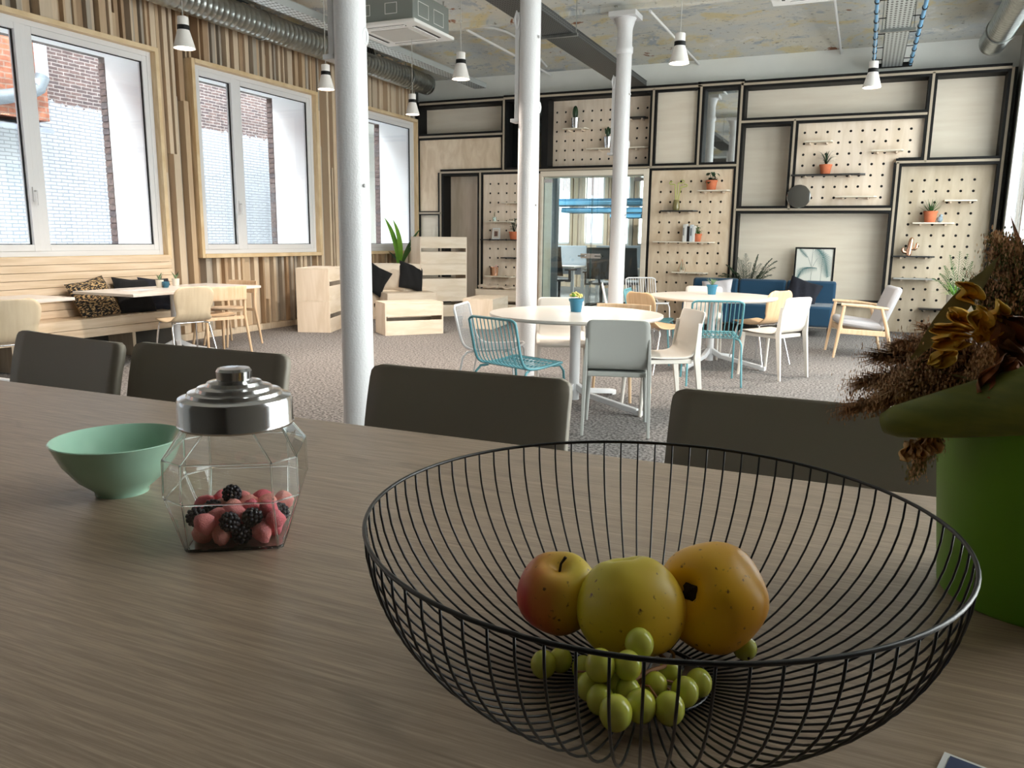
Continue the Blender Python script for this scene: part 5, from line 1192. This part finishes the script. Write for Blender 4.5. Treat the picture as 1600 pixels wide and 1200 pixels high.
# ---- candy jar
JG = pane_mat('jar_glass', (.975, .99, .985, 1), .07)
JE = mat('jar_edge_glass', (.93, .97, .96, 1), .02, trans=1, ior=1.45)
JC = Vector((-.612, .647, TZ)); JR = R(32.7)
jar = thing('candy_jar', 'faceted glass jar of gummy candies with a steel lid', 'jar', JC, JR)
def octo(h, f, z): return [(f*h, -h, z), (h, -f*h, z), (h, f*h, z), (f*h, h, z), (-f*h, h, z), (-h, f*h, z), (-h, -f*h, z), (-f*h, -h, z)]
outer = [(.050, .92, 0), (.0685, .66, .058), (.0695, .66, .062), (.0685, .66, .100), (.052, .50, .127), (.051, .48, .140)]
inner = [(.049, .48, .140), (.050, .50, .1265), (.0665, .66, .0995), (.0675, .66, .062), (.0665, .66, .0585), (.048, .92, .0025)]
q = MB()
for h, f, z in outer: q.v += octo(h, f, z)
for i in range(len(outer)-1):
    for k in range(8): l = (k+1) % 8; q.f.append((i*8+k, i*8+l, i*8+8+l, i*8+8+k))
gb = q.build('glass_body', JG, jar)
MB().prism([(x, y) for x, y, z in octo(.049, .92, 0)], .0004, .0034).build('glass_base', JE, jar)
q = MB()
for i, (h, f, z) in enumerate(outer):
    ring = octo(h*.985, f, z+(.001 if i == 0 else 0))
    if i in (0, 1, 3): q.tube(ring, .0016 if i == 0 else .0009, 6, closed=True)
    if i+1 < len(outer):
        r2_ = octo(outer[i+1][0]*.985, outer[i+1][1], outer[i+1][2])
        for k in range(8): q.tube([ring[k], r2_[k]], .0012, 6)
q.build('facet_edge', JE, gb, smooth=60)
lid = MB().lathe([(.0545, .128), (.0605, .128), (.0612, .130), (.0602, .132), (.0602, .154), (.0585, .158), (.050, .1605), (.0485, .164), (.040, .1655), (.0385, .169), (.030, .171), (.028, .1745), (.019, .176), (.018, .1765), (.0185, .186), (.0165, .189), (0, .1895), ], 64).build('lid', STEEL, jar, smooth=35)
MB().lathe([(.0535, .1275), (.0545, .128), (.0535, .140), (.052, .140)], 48).build('seal', mat('seal_clear', rgb(150,150,150), .4), lid, smooth=50)
PK = [mat('gummy_pink_%d' % i, c_, .55, sss=.25, bump=.5, bscale=900) for i, c_ in enumerate((rgb(246,146,148), rgb(236,112,126), rgb(250,166,156)))]
BKC = mat('gummy_black', rgb(22,20,34), .45)
rnd = random.Random(21); NC = 40; rc = .0108
pts = [Vector((rnd.uniform(-.04, .04), rnd.uniform(-.04, .04), .012+.004*k)) for k in range(NC)]
def lim(z): return .047+(.0645-.047)*max(0, min(1, (z-.006)/.052))
for it in range(420):
    for p in pts: p.z -= .0007
    for i in range(NC):
        for j in range(i):
            d = pts[i]-pts[j]; l = d.length
            if l < 2*rc and l > 1e-6: d *= (2*rc-l)/l*.5; pts[i] += d; pts[j] -= d
    for p in pts:
        h = lim(p.z)-rc*1.08
        for ax in (0, 1): p[ax] = max(-h, min(h, p[ax]))
        for sx in (-1, 1):
            for sy in (-1, 1):
                e = (p.x*sx+p.y*sy)/math.sqrt(2)-(lim(p.z)*1.66/math.sqrt(2)-rc*1.08)
                if e > 0: p.x -= sx*e/math.sqrt(2); p.y -= sy*e/math.sqrt(2)
        p.z = max(.0035+rc*.95, p.z)
pink_m = []
for k in range(3):
    def fn(d, k=k): return 1+.10*math.sin(3*d.x+k)+.08*math.sin(4*d.y+2*k)+.05*math.sin(9*d.z+d.x*5)
    q = MB().ball((0, 0, 0), (rc*1.18, rc*.95, rc*.80), 14, 10, fn).mesh('gummy_candy'); q.materials.append(PK[k]); q.shade_smooth(); pink_m.append(q)
q = MB(); 
for k in range(46):
    z = 1-2*(k+.5)/46; a = k*2.39996; s_ = math.sqrt(1-z*z); q.ball((rc*.82*s_*math.cos(a), rc*.82*s_*math.sin(a), rc*.82*z), rc*.24, 6, 4)
black_m = q.mesh('blackberry_candy'); black_m.materials.append(BKC); black_m.shade_smooth()
cj, sj = math.cos(JR), math.sin(JR)
blacks = set()
for bx, by, bz in ((-.012, -.045, .024), (.002, -.048, .013), (.024, -.038, .034), (-.030, .0, .045), (.046, .0, .040), (-.02, .03, .04), (-.034, -.02, .03)):
    blacks.add(min((i for i in range(NC) if i not in blacks), key=lambda i: (pts[i]-Vector((bx, by, bz))).length))
for i, p in enumerate(pts):
    b = i in blacks
    o = bpy.data.objects.new('blackberry_candy' if b else 'gummy_candy', black_m if b else pink_m[i % 3]); COL.objects.link(o)
    o.location = JC+Vector((p.x*cj-p.y*sj, p.x*sj+p.y*cj, p.z)); o.rotation_euler = (rnd.uniform(0, 6), rnd.uniform(0, 6), rnd.uniform(0, 6))
    if b: tag(o, 'black bramble shaped gummy candy inside the glass jar', 'candy', 'black gummies in the jar')
    else: tag(o, 'pink sugared gummy candy inside the glass jar', 'candy', 'pink gummies in the jar')
# ---- booklet at the front edge
a = onZ(1475, 1181, TZ); b = onZ(1522, 1199, TZ); an = math.atan2(b.y-a.y, b.x-a.x)
t = thing('booklet', 'dark blue booklet with pale edges at the bottom right corner of the table', 'book', (a.x, a.y, TZ), an)
MB().box(0, .15, -.10, 0, 0, .003).build('page_block', WHITE, t); MB().box(.004, .147, -.097, -.003, .003, .0036).build('cover', mat('booklet_blue', rgb(44,56,92), .5), t)
# ---- green flowerpot with dried flowers
PC = Vector((.178, .846, TZ))
GPOT = mat('green_pot', rgb(104,160,36), .45)
t = thing('green_flowerpot', 'bright green flowerpot at the right end of the high table', 'flowerpot', PC)
MB().lathe([(0, 0), (.082, 0), (.084, .003), (.102, .188), (.104, .19), (.1005, .192), (.098, .188), (.082, .02), (0, .02)], 64).build('pot', GPOT, t, smooth=40)
arr = thing('dried_bouquet', 'dried flower arrangement of brown plumes and orange leaves in the green pot', 'bouquet', PC+Vector((0, 0, .19)))
O = Vector(arr.location)
def rp(px, py, Y): return onY(px, py, Y)-O
BRN = [mat('plume_brown', rgb(204,162,122), .95), mat('plume_tan', rgb(232,198,158), .95), mat('plume_dark', rgb(150,116,86), .95)]
DKG = mat('dark_sprig', rgb(92,96,46), .9); STR = mat('straw_blade', rgb(150,144,96), .7); ORL = mat('orange_leaf', rgb(236,176,50), .6, col2=rgb(214,180,70), nscale=40); ORD = mat('rust_leaf', rgb(150,84,34), .7, col2=rgb(110,70,34), nscale=40)
BEI = mat('beige_husk', rgb(214,172,112), .8)
OLV = mat('olive_husk', rgb(116,122,44), .55, col2=rgb(96,106,38), scale=(2,2,8), nscale=14)
def plume(base, tip, rad, n, seed, mats, sag=.02, sl=.03, w_=.0012):
    rnd = random.Random(seed); pts = leafpath(base, (Vector(base)+Vector(tip))/2+Vector((0, 0, sag)), tip, 12)
    stem = MB().tube(pts, [.0016]*8+[.001]*4, 5).build('plume_stem', BRN[1], arr)
    for mi, m_ in enumerate(mats):
        q = MB()
        for k in range(n):
            u = .12+.88*rnd.random()**.8; f = u*11; i = min(int(f), 10); p = pts[i].lerp(pts[i+1], f-i); tan = (pts[i+1]-pts[i]).normalized()
            d = Vector((rnd.gauss(0, 1), rnd.gauss(0, 1), rnd.gauss(0, 1))).normalized(); env = rad*(math.sin(math.pi*min(1, .18+u*.75))**.6)
            e = p+d*env*rnd.uniform(.4, 1)+tan*sl*rnd.uniform(.3, 1)
            mid = (p+e)/2+Vector((0, 0, .002)); sd = (e-p).cross(Vector((rnd.random(), rnd.random(), 1))).normalized()*w_
            q.add([p, mid-sd, mid+sd, e], [(0, 1, 2), (1, 3, 2)])
            for _ in range(2):
                g_ = e+Vector((rnd.gauss(0, 1), rnd.gauss(0, 1), rnd.gauss(0, 1)))*.003; q.add([g_-sd*.8, g_+Vector((0, 0, w_*1.6)), g_+sd*.8, g_-Vector((0, 0, w_*1.4))], [(0, 1, 2, 3)])
        q.build('plume', m_, stem, kind='stuff')
c0 = (-.05, -.02, -.01)
for k, (bx, by, px, py, Y, rad, n) in enumerate(((1560,640,1342,636,.80,.020,330), (1560,630,1362,598,.82,.022,330), (1570,620,1385,560,.84,.022,330), (1580,610,1425,545,.86,.022,330), (1585,600,1465,560,.82,.024,330), (1590,620,1400,610,.80,.024,330), (1600,590,1500,590,.82,.03,300), (1620,610,1560,580,.80,.03,300))):
    plume(rp(bx, by, .86), rp(px, py, Y), rad, n, k, (BRN[0], BRN[2], BRN[1]) if k % 2 else (BRN[0], BRN[2]))
for k, (bx, by, px, py, Y, rad, n) in enumerate(((1600,560,1570,402,.88,.028,380), (1640,560,1600,412,.86,.030,380), (1600,540,1535,455,.90,.022,260), (1640,600,1640,420,.86,.03,250))):
    plume(rp(bx, by, .88), rp(px, py, Y), rad, n, 30+k, (DKG, BRN[2], BRN[0]), .01, .02)
for k, (bx, by, mx, my, px, py, w_, m_) in enumerate(((1425,562,1490,490,1566,394,.010,STR), (1440,545,1500,470,1556,412,.018,STR), (1425,590,1455,540,1500,470,.005,DKG), (1540,600,1440,585,1398,600,.003,DKG), (1540,600,1420,560,1372,590,.003,STR), (1560,560,1520,470,1500,440,.004,DKG))):
    MB().blade(leafpath(rp(bx, by, .80), rp(mx, my, .82), rp(px, py, .84), 9), w_, (.2, -.9, .3), .2).build('blade', m_, arr, smooth=60)
def crinkle(px, py, Y, dirx, dirz, l, w_, m_, seed):
    rnd = random.Random(seed); b = rp(px, py, Y); ax = Vector((dirx, -.25, dirz)).normalized(); sd = ax.cross(Vector((.2, -1, .1))).normalized(); nr = sd.cross(ax)
    ph = rnd.uniform(0, 6)
    def f(u, v):
        k = 2*v-1; ww = w_*(.25+.75*math.sin(math.pi*min(1, .1+.8*u)))*(1+.15*math.sin(9*u+ph))
        return b+ax*(l*u)+sd*(k*ww)+nr*(.006*math.sin(8*u+ph+3*k)+.008*k*k+.004*math.sin(11*k+ph))
    MB().grid(f, 12, 8).build('dried_leaf', m_, arr, smooth=70, solid=.0008)
for k, (px, py, Y, dx, dz, l, w_, m_) in enumerate(((1512,520,.78,-1,.10,.030,.007,ORL), (1520,515,.79,-.8,.65,.028,.007,ORL), (1510,530,.775,-.9,-.15,.028,.008,ORL), (1525,530,.78,.5,.9,.026,.009,ORL), (1530,520,.77,-.2,.9,.024,.009,ORL), (1545,515,.78,.2,1,.026,.008,ORL), (1560,540,.77,.5,-.7,.05,.012,ORD), (1580,560,.76,-.4,-.6,.04,.012,ORD), (1490,545,.78,-.6,-.5,.024,.008,ORL), (1600,545,.78,-.5,.5,.04,.014,ORD), (1520,470,.82,-.5,.6,.022,.008,ORL))): crinkle(px, py, Y, dx, dz, l, w_, m_, k)
ax_ = [rp(1380, 662, .775), rp(1418, 656, .77), rp(1480, 647, .765), rp(1560, 634, .76), rp(1650, 620, .75), Vector((.02, -.03, .012)), Vector((.03, -.01, -.03))]
pts, _ = resample(ax_, 24)
def _hr(p):
    k = max(0, min(1, (p.x-pts[0].x)/.16)); return .0125+.0195*(1-(1-k)**1.6) if p.x < .01 else .022
hr = [_hr(p) for p in pts]; hr[0] = .009; hr[-1] = .006; hr[-2] = .012; hr[-3] = .018
MB().tube(pts, hr, 20).build('husk', OLV, arr, smooth=70)
plume(rp(1480, 676, .79), rp(1428, 738, .78), .010, 160, 77, (BRN[1], STR), .008, .008)
for k in range(5): crinkle(1418+9*k, 690-3*k, .78, -.15+.12*k, -1, .018, .005, BRN[1] if k % 2 else BEI, 50+k)
MB().lathe([(0, -.02), (.095, -.02), (.09, -.012), (0, -.006)], 32).build('soil', SOIL, arr)
for k in range(9):
    a = -.9+k*.42; q_ = Vector((math.cos(a), math.sin(a), 0)); plume((q_.x*.03, q_.y*.03, -.02), (q_.x*(.10+.02*(k % 3)), q_.y*(.10+.02*(k % 2)), .05+.03*(k % 4)), .026, 220, 90+k, (DKG, BRN[2], BRN[1]) if k % 2 else (BRN[0], BRN[2]), .02, .015)
for k in range(5):
    a = -.5+k*.6; MB().blade(leafpath((0, 0, -.01), (.05*math.cos(a), .05*math.sin(a), .07), (.13*math.cos(a), .13*math.sin(a), .09+.02*k), 8), .014, (0, 0, 1), .2).build('blade', STR if k % 2 else ORD, arr, smooth=60)
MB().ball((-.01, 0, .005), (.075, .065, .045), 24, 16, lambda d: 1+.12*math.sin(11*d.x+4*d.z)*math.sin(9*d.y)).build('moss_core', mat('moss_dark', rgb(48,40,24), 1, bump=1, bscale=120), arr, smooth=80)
